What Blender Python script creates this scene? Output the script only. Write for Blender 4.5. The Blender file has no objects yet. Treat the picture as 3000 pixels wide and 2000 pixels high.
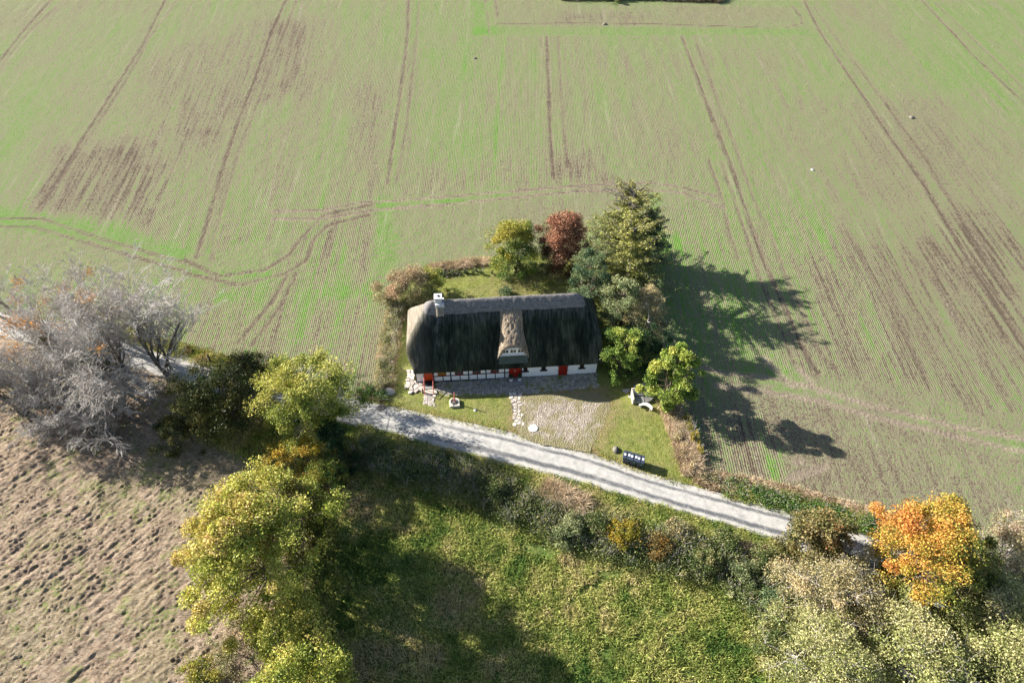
import bpy, math, random
import numpy as np
from mathutils import Vector, Matrix
# ------------------------------------------------------------------ camera, light, exposure
SC = bpy.context.scene
COL = SC.collection
PITCH = math.radians(47.5); CAMH = 50.0; FPX = 2000.0
cam = bpy.data.cameras.new('camera'); camo = bpy.data.objects.new('camera', cam); COL.objects.link(camo)
camo.location = (0, 0, CAMH); camo.rotation_euler = (math.pi/2-PITCH, 0, 0)
cam.sensor_width = 36; cam.lens = 24.0; cam.clip_end = 3000; cam.clip_start = 0.5
SC.camera = camo
SUN_EL = math.radians(26.5); SUN_D = (-0.94, 0.342)
world = bpy.data.worlds.new('World'); SC.world = world; world.use_nodes = True
wn = world.node_tree
sky = wn.nodes.new('ShaderNodeTexSky'); sky.sky_type = 'NISHITA'; sky.sun_disc = False
sky.sun_elevation = SUN_EL; sky.sun_rotation = math.atan2(SUN_D[0], SUN_D[1])
wn.links.new(sky.outputs[0], wn.nodes['Background'].inputs[0]); wn.nodes['Background'].inputs[1].default_value = 0.06
sl = bpy.data.lights.new('sun', 'SUN'); sl.energy = 5.0; sl.angle = math.radians(0.5); sl.color = (1.0, .93, .82)
so = bpy.data.objects.new('sun', sl); COL.objects.link(so)
so.rotation_euler = Vector((SUN_D[0]*math.cos(SUN_EL), SUN_D[1]*math.cos(SUN_EL), math.sin(SUN_EL))).to_track_quat('Z', 'Y').to_euler()
SC.view_settings.view_transform = 'Standard'; SC.view_settings.look = 'None'
SC.view_settings.exposure = 1.42; SC.view_settings.gamma = 1.0
SC.render.resolution_x = 1024; SC.render.resolution_y = 682
SC.render.engine = 'CYCLES'
SC.cycles.transparent_max_bounces = 8; SC.cycles.max_bounces = 5

# ------------------------------------------------------------------ numeric helpers
def hsh(ix, iy, seed):
    n = (ix.astype(np.int64)*374761393 + iy.astype(np.int64)*668265263 + seed*974711) & 0x7fffffff
    n = ((n ^ (n >> 13))*1274126177) & 0x7fffffff
    return ((n ^ (n >> 16)) & 0xffff)/65535.0
def vn(x, y, seed=0):
    x = np.asarray(x, float); y = np.asarray(y, float)
    ix = np.floor(x); iy = np.floor(y); fx = x-ix; fy = y-iy
    fx = fx*fx*(3-2*fx); fy = fy*fy*(3-2*fy)
    a = hsh(ix, iy, seed); b = hsh(ix+1, iy, seed); c = hsh(ix, iy+1, seed); d = hsh(ix+1, iy+1, seed)
    return (a+(b-a)*fx)*(1-fy)+(c+(d-c)*fx)*fy
def fbm(x, y, o=4, seed=0):
    s = 0; a = 0.5; f = 1.0; t = 0
    for i in range(o):
        s = s+a*vn(x*f+i*17.3, y*f-i*9.1, seed+i); t += a; a *= .5; f *= 2.03
    return s/t
def sst(a, b, x):
    t = np.clip((np.asarray(x, float)-a)/(b-a), 0, 1); return t*t*(3-2*t)
SP, CP = math.sin(PITCH), math.cos(PITCH)
def G0(px, py, z=0.0):
    px = np.asarray(px, float); py = np.asarray(py, float)
    v = (py-1000)/FPX; d = (CAMH-z)/(SP+v*CP)
    return (px-1500)/FPX*d, (CP-v*SP)*d
ROAD_T = [(-300,850),(-100,893),(40,925),(200,953),(350,992),(510,1035),(700,1090),(850,1128),(1026,1166),(1140,1190),(1255,1213),(1380,1240),(1502,1268),(1620,1297),(1731,1325),(1833,1364),(1915,1391),(2000,1417),(2180,1459),(2368,1508),(2500,1553),(2620,1600),(2760,1655),(3000,1738),(3300,1850)]
ROAD_B = [(-300,915),(-100,960),(40,995),(200,1025),(350,1067),(510,1112),(700,1168),(850,1206),(1034,1245),(1150,1279),(1272,1313),(1385,1340),(1497,1368),(1610,1397),(1723,1427),(1860,1466),(2000,1508),(2130,1545),(2265,1586),(2420,1640),(2560,1700),(2700,1762),(3000,1880),(3300,2000)]
rt = np.array(G0(*np.array(ROAD_T).T)).T; rb = np.array(G0(*np.array(ROAD_B).T)).T
def T(x, y):
    s = np.interp(x, rb[:, 0], rb[:, 1])-y
    return -0.75*sst(0.8, 6.0, s)
def W(px, py):
    x, y = G0(px, py)
    for i in range(6):
        z = T(x, y); x, y = G0(px, py, z)
    return x, y
def WP(pts):
    a = np.array(pts, float); x, y = W(a[:, 0], a[:, 1]); return np.stack([x, y], 1)
def seg_dist(P, A, B):
    d = B-A; L = max((d**2).sum(), 1e-9)
    t = np.clip(((P-A)@d)/L, 0, 1)
    q = A+t[:, None]*d
    return np.hypot(P[:, 0]-q[:, 0], P[:, 1]-q[:, 1]), q, t
def poly_sd(P, poly):
    best = np.full(len(P), 1e9); near = P.copy(); n = len(poly)
    ins = np.zeros(len(P), bool)
    for i in range(n):
        A = poly[i]; B = poly[(i+1) % n]
        d, q, t = seg_dist(P, A, B)
        m = d < best; best[m] = d[m]; near[m] = q[m]
        c = ((A[1] > P[:, 1]) != (B[1] > P[:, 1]))
        if A[1] != B[1]:
            xi = (B[0]-A[0])*(P[:, 1]-A[1])/(B[1]-A[1])+A[0]
            ins ^= c & (P[:, 0] < xi)
    return np.where(ins, -best, best), near
def line_dist(P, line, rad):
    best = np.full(len(P), 1e9); along = np.zeros(len(P)); acc = 0
    for A, B in zip(line[:-1], line[1:]):
        lo = np.minimum(A, B)-rad; hi = np.maximum(A, B)+rad
        m = np.where((P[:, 0] > lo[0]) & (P[:, 0] < hi[0]) & (P[:, 1] > lo[1]) & (P[:, 1] < hi[1]))[0]
        L = np.hypot(*(B-A))
        if len(m):
            d, q, t = seg_dist(P[m], A, B)
            k = d < best[m]; best[m[k]] = d[k]; along[m[k]] = acc+t[k]*L
        acc += L
    return best, along

# ------------------------------------------------------------------ mesh / object helpers
def tag(o, label=None, cat=None, group=None, kind=None):
    if label: o['label'] = label
    if cat: o['category'] = cat
    if group: o['group'] = group
    if kind: o['kind'] = kind
    return o
def empty(name, loc, rz=0.0, label=None, cat=None, group=None):
    o = bpy.data.objects.new(name, None); COL.objects.link(o); o.location = loc; o.rotation_euler = (0, 0, rz)
    o.empty_display_size = .2
    return tag(o, label, cat, group)
def mesh_np(name, V, F, mat, parent=None, attrs=None, smooth=False):
    """V (n,3); F list of (m,k) index arrays"""
    V = np.asarray(V, np.float32)
    if not isinstance(F, (list, tuple)): F = [F]
    F = [np.asarray(f, np.int32) for f in F if len(f)]
    me = bpy.data.meshes.new(name)
    me.vertices.add(len(V)); me.vertices.foreach_set('co', V.ravel())
    loops = np.concatenate([f.ravel() for f in F]); cnt = np.concatenate([np.full(len(f), f.shape[1], np.int32) for f in F])
    st = np.concatenate([[0], np.cumsum(cnt)[:-1]]).astype(np.int32)
    me.loops.add(len(loops)); me.loops.foreach_set('vertex_index', loops)
    me.polygons.add(len(cnt)); me.polygons.foreach_set('loop_start', st); me.polygons.foreach_set('loop_total', cnt)
    if smooth: me.polygons.foreach_set('use_smooth', np.ones(len(cnt), bool))
    if attrs:
        for k, a in attrs.items():
            at = me.attributes.new(k, 'FLOAT', 'POINT'); at.data.foreach_set('value', np.asarray(a, np.float32))
    me.update(calc_edges=True); me.validate()
    o = bpy.data.objects.new(name, me); COL.objects.link(o)
    if mat: me.materials.append(mat)
    if parent: o.parent = parent
    return o
class MB:
    def __init__(s): s.v = []; s.f = []
    def add(s, vs, fs):
        k = len(s.v); s.v += [tuple(v) for v in vs]; s.f += [tuple(i+k for i in f) for f in fs]; return s
    def box(s, x0, x1, y0, y1, z0, z1):
        return s.add([(x0,y0,z0),(x1,y0,z0),(x1,y1,z0),(x0,y1,z0),(x0,y0,z1),(x1,y0,z1),(x1,y1,z1),(x0,y1,z1)],
                     [(0,3,2,1),(4,5,6,7),(0,1,5,4),(1,2,6,5),(2,3,7,6),(3,0,4,7)])
    def tube(s, pts, rads, n=8, caps=True):
        pts = [Vector(p) for p in pts]; k0 = len(s.v)
        for i, p in enumerate(pts):
            d = (pts[min(i+1, len(pts)-1)]-pts[max(i-1, 0)]).normalized()
            a = d.orthogonal().normalized() if abs(d.z) < .9 else (Vector((1,0,0))-d*d.x).normalized()
            b = d.cross(a)
            for j in range(n):
                t = 2*math.pi*j/n; s.v.append(tuple(p+(a*math.cos(t)+b*math.sin(t))*rads[i]))
        for i in range(len(pts)-1):
            for j in range(n):
                a0 = k0+i*n+j; a1 = k0+i*n+(j+1) % n; s.f.append((a0, a1, a1+n, a0+n))
        if caps:
            s.f.append(tuple(k0+j for j in range(n))[::-1]); s.f.append(tuple(k0+(len(pts)-1)*n+j for j in range(n)))
        return s
    def lathe(s, prof, n=20, c=(0,0,0)):
        k0 = len(s.v)
        for r, z in prof:
            for j in range(n):
                t = 2*math.pi*j/n; s.v.append((c[0]+r*math.cos(t), c[1]+r*math.sin(t), c[2]+z))
        for i in range(len(prof)-1):
            for j in range(n):
                a0 = k0+i*n+j; a1 = k0+i*n+(j+1) % n; s.f.append((a0, a1, a1+n, a0+n))
        s.f.append(tuple(k0+(len(prof)-1)*n+j for j in range(n))); s.f.append(tuple(k0+j for j in range(n))[::-1])
        return s
    def prism(s, poly, z0, z1):
        n = len(poly); k = len(s.v)
        s.v += [(p[0], p[1], z0) for p in poly]+[(p[0], p[1], z1) for p in poly]
        s.f.append(tuple(k+i for i in range(n))[::-1]); s.f.append(tuple(k+n+i for i in range(n)))
        for i in range(n): s.f.append((k+i, k+(i+1) % n, k+n+(i+1) % n, k+n+i))
        return s
    def build(s, name, mat, parent=None, bevel=0, smooth=False, label=None):
        me = bpy.data.meshes.new(name); me.from_pydata(s.v, [], s.f); me.update()
        o = bpy.data.objects.new(name, me); COL.objects.link(o); me.materials.append(mat)
        if smooth: me.polygons.foreach_set('use_smooth', np.ones(len(me.polygons), bool))
        if bevel:
            b = o.modifiers.new('bevel', 'BEVEL'); b.width = bevel; b.segments = 2; b.limit_method = 'ANGLE'
        if parent: o.parent = parent
        if label: o['label'] = label
        return o

# ------------------------------------------------------------------ materials
class MT:
    def __init__(s, name):
        s.m = bpy.data.materials.new(name); s.m.use_nodes = True; s.t = s.m.node_tree; s.t.nodes.clear()
        s.out = s.t.nodes.new('ShaderNodeOutputMaterial'); s._c = None
    def n(s, ty, **k):
        x = s.t.nodes.new(ty)
        for a, b in k.items(): setattr(x, a, b)
        return x
    def put(s, sock, v):
        if isinstance(v, bpy.types.NodeSocket): s.t.links.new(v, sock)
        elif v is not None:
            if isinstance(v, (tuple, list)) and len(v) == 3 and sock.type == 'RGBA': v = tuple(v)+(1,)
            sock.default_value = v
    def co(s, scale=(1,1,1), rot=0):
        if s._c is None: s._c = s.n('ShaderNodeTexCoord').outputs['Object']
        if scale == (1,1,1) and rot == 0: return s._c
        mp = s.n('ShaderNodeMapping'); s.put(mp.inputs[0], s._c); mp.inputs['Scale'].default_value = scale; mp.inputs['Rotation'].default_value = (0, 0, rot)
        return mp.outputs[0]
    def noise(s, scale, detail=3, vec=None, rough=.55, dist=0):
        x = s.n('ShaderNodeTexNoise'); s.put(x.inputs['Vector'], vec if vec is not None else s.co())
        x.inputs['Scale'].default_value = scale; x.inputs['Detail'].default_value = detail; x.inputs['Roughness'].default_value = rough; x.inputs['Distortion'].default_value = dist
        return x.outputs[0]
    def voro(s, scale, vec=None, feature='F1', out=0):
        x = s.n('ShaderNodeTexVoronoi', feature=feature); s.put(x.inputs['Vector'], vec if vec is not None else s.co()); x.inputs['Scale'].default_value = scale
        return x.outputs[out]
    def attr(s, name): return s.n('ShaderNodeAttribute', attribute_name=name).outputs['Fac']
    def mth(s, op, a, b=0.0, c=0.0, clamp=False):
        x = s.n('ShaderNodeMath', operation=op, use_clamp=clamp); s.put(x.inputs[0], a); s.put(x.inputs[1], b); s.put(x.inputs[2], c); return x.outputs[0]
    def ss(s, v, a, b, lo=0.0, hi=1.0):
        x = s.n('ShaderNodeMapRange', interpolation_type='SMOOTHSTEP'); s.put(x.inputs[0], v)
        for i, q in enumerate((a, b, lo, hi)): s.put(x.inputs[i+1], q)
        return x.outputs[0]
    def mix(s, f, a, b):
        x = s.n('ShaderNodeMix', data_type='RGBA'); s.put(x.inputs[0], f); s.put(x.inputs[6], a); s.put(x.inputs[7], b); return x.outputs[2]
    def ramp(s, f, stops):
        x = s.n('ShaderNodeValToRGB'); e = x.color_ramp.elements
        while len(e) < len(stops): e.new(.5)
        for q, (p, c) in zip(e, stops): q.position = p; q.color = tuple(c)+(1,)
        s.put(x.inputs[0], f); return x.outputs[0]
    def bump(s, h, st=.5, dist=.05):
        x = s.n('ShaderNodeBump'); x.inputs['Strength'].default_value = st; x.inputs['Distance'].default_value = dist; s.put(x.inputs['Height'], h); return x.outputs[0]
    def done(s, col, rough=.9, normal=None, metal=0, spec=.25, trans=None):
        b = s.n('ShaderNodeBsdfPrincipled'); s.put(b.inputs['Base Color'], col); s.put(b.inputs['Roughness'], rough)
        b.inputs['Metallic'].default_value = metal; b.inputs['Specular IOR Level'].default_value = spec
        if normal is not None: s.put(b.inputs['Normal'], normal)
        o = b.outputs[0]
        if trans:
            t = s.n('ShaderNodeBsdfTranslucent'); s.put(t.inputs[0], col)
            x = s.n('ShaderNodeMixShader'); x.inputs[0].default_value = trans; s.put(x.inputs[1], o); s.put(x.inputs[2], t.outputs[0]); o = x.outputs[0]
        s.put(s.out.inputs[0], o); return s.m
def simple(name, col, rough=.8, var=.25, scale=6, bump=.0, metal=0, spec=.3):
    m = MT(name); f = m.noise(scale, 5)
    a = tuple(c*(1-var) for c in col); b = tuple(min(1, c*(1+var)) for c in col)
    c = m.ramp(f, [(.3, a), (.7, b)])
    return m.done(c, rough, m.bump(f, bump, .02) if bump else None, metal, spec)

def m_field():
    m = MT('crop_field'); u = m.attr('rowu'); gr = m.attr('green'); so_ = m.attr('soil'); rw = m.attr('rows'); tr = m.attr('rut')
    sep = m.n('ShaderNodeSeparateXYZ'); m.put(sep.inputs[0], m.co())
    cb = m.n('ShaderNodeCombineXYZ'); m.put(cb.inputs[0], u); m.put(cb.inputs[1], sep.outputs[1])
    def st(sx, sy):
        mp = m.n('ShaderNodeMapping'); m.put(mp.inputs[0], cb.outputs[0]); mp.inputs['Scale'].default_value = (sx, sy, 1); return mp.outputs[0]
    s1 = m.noise(1.0, 4, st(.55, .03)); s2 = m.noise(1.0, 3, st(2.6, .09)); s3 = m.noise(1.0, 4, st(1.1, .05)); big = m.noise(.045, 3)
    fine = m.noise(8, 5, rough=.75); mid = m.noise(1.3, 5, rough=.65); clod = m.noise(3.2, 3, st(1.3, .75), rough=.75); speck = m.noise(11, 2, st(1.3, .9), rough=.8)
    row = m.mth('SINE', m.mth('MULTIPLY', u, 2*math.pi/.21))
    rowm = m.mth('MULTIPLY', m.mth('MULTIPLY', row, rw), m.ss(mid, .3, .7, .01, .09))
    c = m.mth('ADD', m.mth('MULTIPLY', m.mth('SUBTRACT', s1, .5), 1.0), m.mth('MULTIPLY', m.mth('SUBTRACT', s2, .5), 1.3))
    c = m.mth('MULTIPLY', c, m.mth('MULTIPLY_ADD', rw, .8, .2))
    c = m.mth('ADD', c, m.mth('MULTIPLY', m.mth('SUBTRACT', big, .5), .45))
    c = m.mth('ADD', c, m.mth('MULTIPLY', m.mth('SUBTRACT', mid, .5), .6))
    c = m.mth('ADD', c, m.ss(clod, .36, .64, -.22, .22)); c = m.mth('ADD', c, m.ss(fine, .38, .62, -.28, .28))
    c = m.mth('ADD', m.mth('ADD', c, rowm), m.mth('ADD', gr, .57))
    c = m.mth('SUBTRACT', c, m.mth('MULTIPLY', so_, m.ss(s2, .35, .6, .95, .45))); c = m.mth('SUBTRACT', c, m.mth('MULTIPLY', tr, .7))
    col = m.ramp(c, [(0, (.10,.078,.055)), (.22, (.21,.172,.125)), (.45, (.25,.235,.155)), (.62, (.195,.23,.105)), (.85, (.15,.235,.07)), (1, (.115,.27,.04))])
    sw = m.ss(s3, .58, .78); col = m.mix(m.mth('MULTIPLY', sw, m.ss(clod, .35, .65, .05, .55)), col, (.40,.36,.29))
    sp = m.ss(speck, .60, .70); sp = m.mth('MULTIPLY', sp, m.ss(c, .95, .2)); col = m.mix(m.mth('MULTIPLY', sp, .85), col, (.60,.53,.43))
    dk = m.ss(speck, .40, .30); col = m.mix(m.mth('MULTIPLY', dk, .6), col, (.06,.055,.03))
    col = m.mix(m.mth('MULTIPLY', tr, m.mth('MULTIPLY_ADD', fine, .7, .15)), col, (.17,.13,.10))
    col = m.mix(m.mth('MULTIPLY', m.attr('pale'), m.ss(fine, .3, .6, .25, .85)), col, (.42,.35,.275))
    h = m.mth('ADD', m.mth('MULTIPLY', fine, .8), m.mth('MULTIPLY', m.mth('MULTIPLY', row, rw), .16)); h = m.mth('ADD', h, m.mth('MULTIPLY', speck, .6)); h = m.mth('ADD', h, clod)
    trd = m.mth('SINE', m.mth('MULTIPLY', m.attr('along'), 2*math.pi/.42)); h = m.mth('ADD', h, m.mth('MULTIPLY', m.mth('MULTIPLY', trd, tr), .22))
    return m.done(col, .95, m.bump(h, 1.0, .13), spec=.1)
def m_pasture():
    m = MT('trampled_pasture'); v = m.co((.4,1,1), -.83)
    a = m.noise(.35, 4); b = m.noise(3.2, 6, v, .7); c = m.noise(9, 5, v, .8); g = m.noise(.8, 4, dist=.6); g2 = m.noise(5, 3)
    col = m.ramp(b, [(.25, (.13,.09,.065)), (.42, (.27,.20,.145)), (.56, (.41,.325,.24)), (.75, (.56,.46,.36))])
    col = m.mix(m.ss(a, .42, .62, 0, .4), col, (.27,.21,.15)); 
    col = m.mix(m.ss(c, .53, .62, 0, .75), col, (.54,.44,.33)); col = m.mix(m.ss(c, .46, .36, 0, .75), col, (.10,.065,.045))
    gm = m.mth('MULTIPLY', m.ss(g, .52, .63), m.ss(g2, .38, .6)); gm = m.mth('ADD', gm, m.mth('MULTIPLY', m.attr('green'), m.ss(g2, .3, .6)), clamp=True)
    col = m.mix(m.mth('MULTIPLY', gm, .75), col, (.19,.24,.07))
    return m.done(col, .95, m.bump(m.mth('ADD', b, m.mth('MULTIPLY', c, 1.0)), 1.0, .16), spec=.1)
def m_meadow():
    m = MT('meadow_ground'); a = m.noise(.35, 4, dist=.5); b = m.noise(2.2, 5, rough=.7); c = m.noise(9, 4, rough=.7)
    col = m.ramp(b, [(.25, (.035,.07,.02)), (.45, (.10,.16,.035)), (.6, (.21,.235,.07)), (.8, (.30,.28,.12))])
    col = m.mix(m.ss(a, .45, .65, 0, .6), col, (.075,.13,.03)); col = m.mix(m.ss(c, .5, .7, 0, .5), col, (.27,.26,.10))
    return m.done(col, .95, m.bump(m.mth('ADD', b, m.mth('MULTIPLY', c, .6)), 1, .15), spec=.1)
def m_lawn():
    m = MT('garden_lawn'); a = m.noise(.5, 4, dist=.5); b = m.noise(2.5, 5, rough=.7); c = m.noise(8, 5, m.co((1,.7,1), .6), .75); d = m.attr('dry')
    col = m.ramp(b, [(.25, (.09,.125,.03)), (.45, (.17,.20,.05)), (.6, (.24,.255,.075)), (.8, (.32,.30,.11))])
    col = m.mix(m.ss(a, .45, .68, 0, .55), col, (.23,.20,.10)); col = m.mix(m.mth('MULTIPLY', d, m.ss(b, .3, .6)), col, (.27,.19,.12))
    col = m.mix(m.ss(c, .5, .68, 0, .6), col, (.35,.33,.13)); col = m.mix(m.ss(c, .46, .32, 0, .65), col, (.05,.075,.02))
    return m.done(col, .95, m.bump(m.mth('ADD', c, m.mth('MULTIPLY', b, .7)), .9, .10), spec=.1)
def m_drive():
    m = MT('gravel_drive'); a = m.noise(.75, 5, dist=.7, rough=.7); b = m.noise(5, 5, rough=.75); c = m.voro(9)
    e = m.attr('edge')
    col = m.ramp(b, [(.28, (.17,.135,.10)), (.5, (.33,.285,.235)), (.7, (.54,.49,.43))])
    col = m.mix(m.ss(c, .25, .05, 0, .4), col, (.62,.58,.52))
    gm = m.ss(m.mth('ADD', a, m.mth('MULTIPLY', e, .24)), .53, .66); gm = m.mth('MULTIPLY', gm, m.ss(b, .3, .55)); col = m.mix(m.mth('MULTIPLY', gm, .85), col, (.20,.185,.075))
    return m.done(col, .95, m.bump(m.mth('ADD', b, c), .8, .07), spec=.1)
def m_road():
    m = MT('bleached_asphalt'); u = m.attr('across'); v = m.attr('along')
    cb = m.n('ShaderNodeCombineXYZ'); m.put(cb.inputs[0], m.mth('MULTIPLY', v, .12)); m.put(cb.inputs[1], m.mth('MULTIPLY', u, 1.6))
    st = m.noise(1.6, 6, cb.outputs[0], .7); fine = m.noise(22, 5, rough=.8); mid = m.noise(1.6, 5, rough=.7); wob = m.noise(.35, 3)
    rag = m.noise(5, 5, rough=.8, dist=.4)
    base = m.ramp(m.mth('ADD', m.mth('MULTIPLY', mid, .6), m.mth('MULTIPLY', fine, .4)), [(.36, (.29,.285,.275)), (.5, (.43,.42,.40)), (.64, (.55,.53,.50))])
    uu = m.mth('ADD', u, m.mth('MULTIPLY', m.mth('SUBTRACT', wob, .5), .09))
    def streak(c0, w, k): return m.mth('MULTIPLY', m.ss(m.mth('ABSOLUTE', m.mth('SUBTRACT', uu, c0)), w, w*.2), k)
    s = m.mth('ADD', streak(.30, .11, 1.0), streak(.74, .08, .9)); s = m.mth('MULTIPLY', s, m.ss(st, .30, .48)); s = m.mth('MULTIPLY', m.mth('MULTIPLY', s, m.attr('wear')), m.ss(rag, .32, .5, .45, 1.0))
    col = m.mix(s, base, (.10,.105,.115)); col = m.mix(m.mth('MULTIPLY', m.ss(st, .52, .66), m.ss(rag, .4, .6, .2, .7)), col, (.24,.24,.24))
    col = m.mix(m.mth('MULTIPLY', m.ss(m.mth('ABSOLUTE', m.mth('SUBTRACT', u, .5)), .455, .5), m.ss(mid, .35, .6)), col, (.21,.17,.125))
    return m.done(col, .9, m.bump(fine, .15, .006), spec=.2)
def leafm(name, cols, trans=.27, rough=.55, spec=.3):
    m = MT(name); f = m.attr('hue'); n = len(cols)
    col = m.ramp(f, [(i/(n-1), c) for i, c in enumerate(cols)])
    v = m.attr('rnd'); hs = m.n('ShaderNodeHueSaturation'); m.put(hs.inputs['Value'], m.mth('MULTIPLY_ADD', v, 1.15, .42)); m.put(hs.inputs['Color'], col)
    return m.done(hs.outputs[0], rough, None, 0, spec, trans)
def m_thatch():
    m = MT('thatch'); v = m.co((1,.16,.16)); a = m.noise(5, 5, v, .7); b = m.noise(.8, 5, m.co((1,.35,.35)), .65); c = m.noise(9, 3, rough=.8); mo = m.attr('moss_shade'); hh = m.attr('high')
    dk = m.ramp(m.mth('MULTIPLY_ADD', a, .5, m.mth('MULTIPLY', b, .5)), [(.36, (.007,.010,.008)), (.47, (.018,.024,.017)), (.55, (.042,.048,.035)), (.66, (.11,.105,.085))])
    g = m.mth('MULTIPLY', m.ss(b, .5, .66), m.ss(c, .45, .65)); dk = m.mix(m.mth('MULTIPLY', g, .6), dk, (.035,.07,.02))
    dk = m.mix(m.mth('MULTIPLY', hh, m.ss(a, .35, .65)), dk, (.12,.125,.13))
    lt = m.ramp(m.mth('MULTIPLY_ADD', a, .6, m.mth('MULTIPLY', c, .4)), [(.3, (.12,.10,.08)), (.5, (.22,.195,.16)), (.7, (.34,.31,.27))])  # paler thatch: sunlight on the left hip put into the colour
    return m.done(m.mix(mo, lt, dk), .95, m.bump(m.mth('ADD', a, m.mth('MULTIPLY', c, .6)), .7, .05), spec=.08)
def m_reed(name, cols, sc=(1,.2,.2)):
    m = MT(name); a = m.noise(7, 5, m.co(sc), .75); c = m.noise(6, 4, rough=.8)
    f = m.mth('MULTIPLY_ADD', a, .55, m.mth('MULTIPLY', c, .45))
    return m.done(m.ramp(f, [(.33, cols[0]), (.5, cols[1]), (.66, cols[2])]), .95, m.bump(f, 1, .10), spec=.08)
def m_stone(name, cols, sc=1.0):
    m = MT(name); r = m.n('ShaderNodeNewGeometry').outputs['Random Per Island']; c = m.noise(7*sc, 5, rough=.7)
    col = m.ramp(r, [(0, cols[0]), (.5, cols[1]), (1, cols[2])]); hs = m.n('ShaderNodeHueSaturation'); m.put(hs.inputs['Color'], col); m.put(hs.inputs['Value'], m.mth('MULTIPLY_ADD', c, .9, .55))
    return m.done(hs.outputs[0], .85, m.bump(c, .5, .03), spec=.2)

MAT = dict(
    field=m_field(), pasture=m_pasture(), meadow=m_meadow(), lawn=m_lawn(), drive=m_drive(), road=m_road(), thatch=m_thatch(),
    cap=m_reed('ridge_turf', [(.08,.075,.078), (.20,.19,.19), (.34,.32,.31)], (.6,1,1)),
    reed=m_reed('new_reed', [(.07,.055,.04), (.24,.19,.14), (.48,.42,.34)]),
    white=simple('white_plaster', (.86,.87,.88), .85, .04, 2.5, .1), wpaint=simple('white_paint', (.8,.8,.8), .5, .04),
    black=simple('tarred_timber', (.012,.014,.018), .6, .3, 8, .2), plinth=simple('black_plinth', (.016,.02,.027), .7, .3, 5, .2),
    red=simple('red_door_paint', (.36,.018,.010), .5, .22, 5), orange=simple('orange_red_paint', (.52,.06,.008), .5, .2, 5), dkred=simple('dark_red_boards', (.28,.014,.008), .6, .25, 7),
    pink=simple('faded_red_rail', (.55,.13,.11), .6, .15), redfr=simple('red_window_frame', (.33,.02,.018), .5, .1), brfr=simple('brown_window', (.075,.03,.028), .6, .2),
    glass=simple('window_glass', (.05,.085,.085), .12, .5, 3, spec=.6), yellow_refl=simple('yellow_reflection_glass', (.24,.17,.02), .2, .5, 9, spec=.5), darkglass=simple('dark_glass', (.012,.016,.018), .1, .3, spec=.6),
    chim=simple('limewashed_brick', (.62,.62,.64), .85, .12, 4, .3), hole=simple('soot', (.01,.01,.01), .9), slat=simple('pale_wood', (.42,.36,.27), .8, .2, 7, .2),
    cobble=m_stone('cobble_stone', [(.22,.21,.21), (.33,.31,.29), (.45,.41,.37)]), flag=m_stone('flag_stone', [(.38,.34,.31), (.52,.47,.43), (.64,.58,.53)]),
    mortar=simple('stone_bed', (.13,.115,.10), .95, .4, 6, .4), slab=simple('grey_slab', (.26,.26,.26), .85, .25, 4, .3), paleslab=simple('pale_slab', (.55,.50,.43), .85, .2, 4, .3),
    concrete=simple('pale_concrete', (.62,.61,.58), .85, .14, 5, .3), boulder=simple('pale_boulder', (.40,.40,.41), .9, .3, 3, .6), darkstone=simple('mossy_stone', (.17,.16,.135), .9, .4, 4, .7),
    bin=simple('dark_bin_plastic', (.022,.032,.055), .45, .15), binlid=simple('bin_lid', (.045,.062,.10), .4, .15), label=simple('white_sticker', (.75,.75,.75), .5, .03), tyre=simple('rubber', (.015,.015,.015), .8),
    green=simple('green_sticker', (.12,.5,.25), .5, .05), iron=simple('dark_iron', (.10,.095,.09), .6, .35, 9, .3), wood=simple('weathered_post', (.10,.085,.07), .85, .3, 8, .4),
    bark=simple('bark', (.16,.13,.10), .9, .35, 5, .8), greybark=simple('grey_bark', (.17,.15,.13), .9, .4, 4, .6), palebark=simple('pale_bark', (.48,.445,.415), .9, .3, 4, .5), dkbark=simple('dark_bark', (.07,.055,.045), .9, .35, 5, .7),
)
# ------------------------------------------------------------------ the ground
PLOT = WP([(1098,1172),(1105,1090),(1118,980),(1140,880),(1190,800),(1262,772),(1340,764),(1430,752),(1600,748),(1850,760),(1915,850),(1925,960),(1960,1100),(1985,1180),(2005,1260),(2040,1340),(2070,1432),(2000,1426),(1915,1400),(1833,1373),(1731,1333),(1620,1305),(1502,1277),(1380,1249),(1255,1222),(1140,1199)])
FAR_SOUTH = 11.0
south_poly = np.concatenate([rb[(rb[:, 0] > -54) & (rb[:, 0] < 50)]+[0, .12], [[50, FAR_SOUTH], [-54, FAR_SOUTH]]])
south_poly = np.concatenate([[[-54, np.interp(-54, rb[:, 0], rb[:, 1])+.12]], south_poly])
DIV = WP([(560,1268),(700,1330),(850,1400),(885,1480),(905,1600),(915,1750),(905,1880),(905,2010)])   # border between pasture and meadow
def div_x(y): o = np.argsort(DIV[:, 1]); return np.interp(y, DIV[o, 1], DIV[o, 0])
def axis(a, b, fn):
    out = [a]
    while out[-1] < b: out.append(out[-1]+fn(out[-1]))
    return np.array(out)
def grid_faces(nx, ny):
    i = np.arange(nx*ny).reshape(ny, nx)
    return np.stack([i[:-1, :-1].ravel(), i[:-1, 1:].ravel(), i[1:, 1:].ravel(), i[1:, :-1].ravel()], 1)
def px_line(*p): return WP(p)
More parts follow.
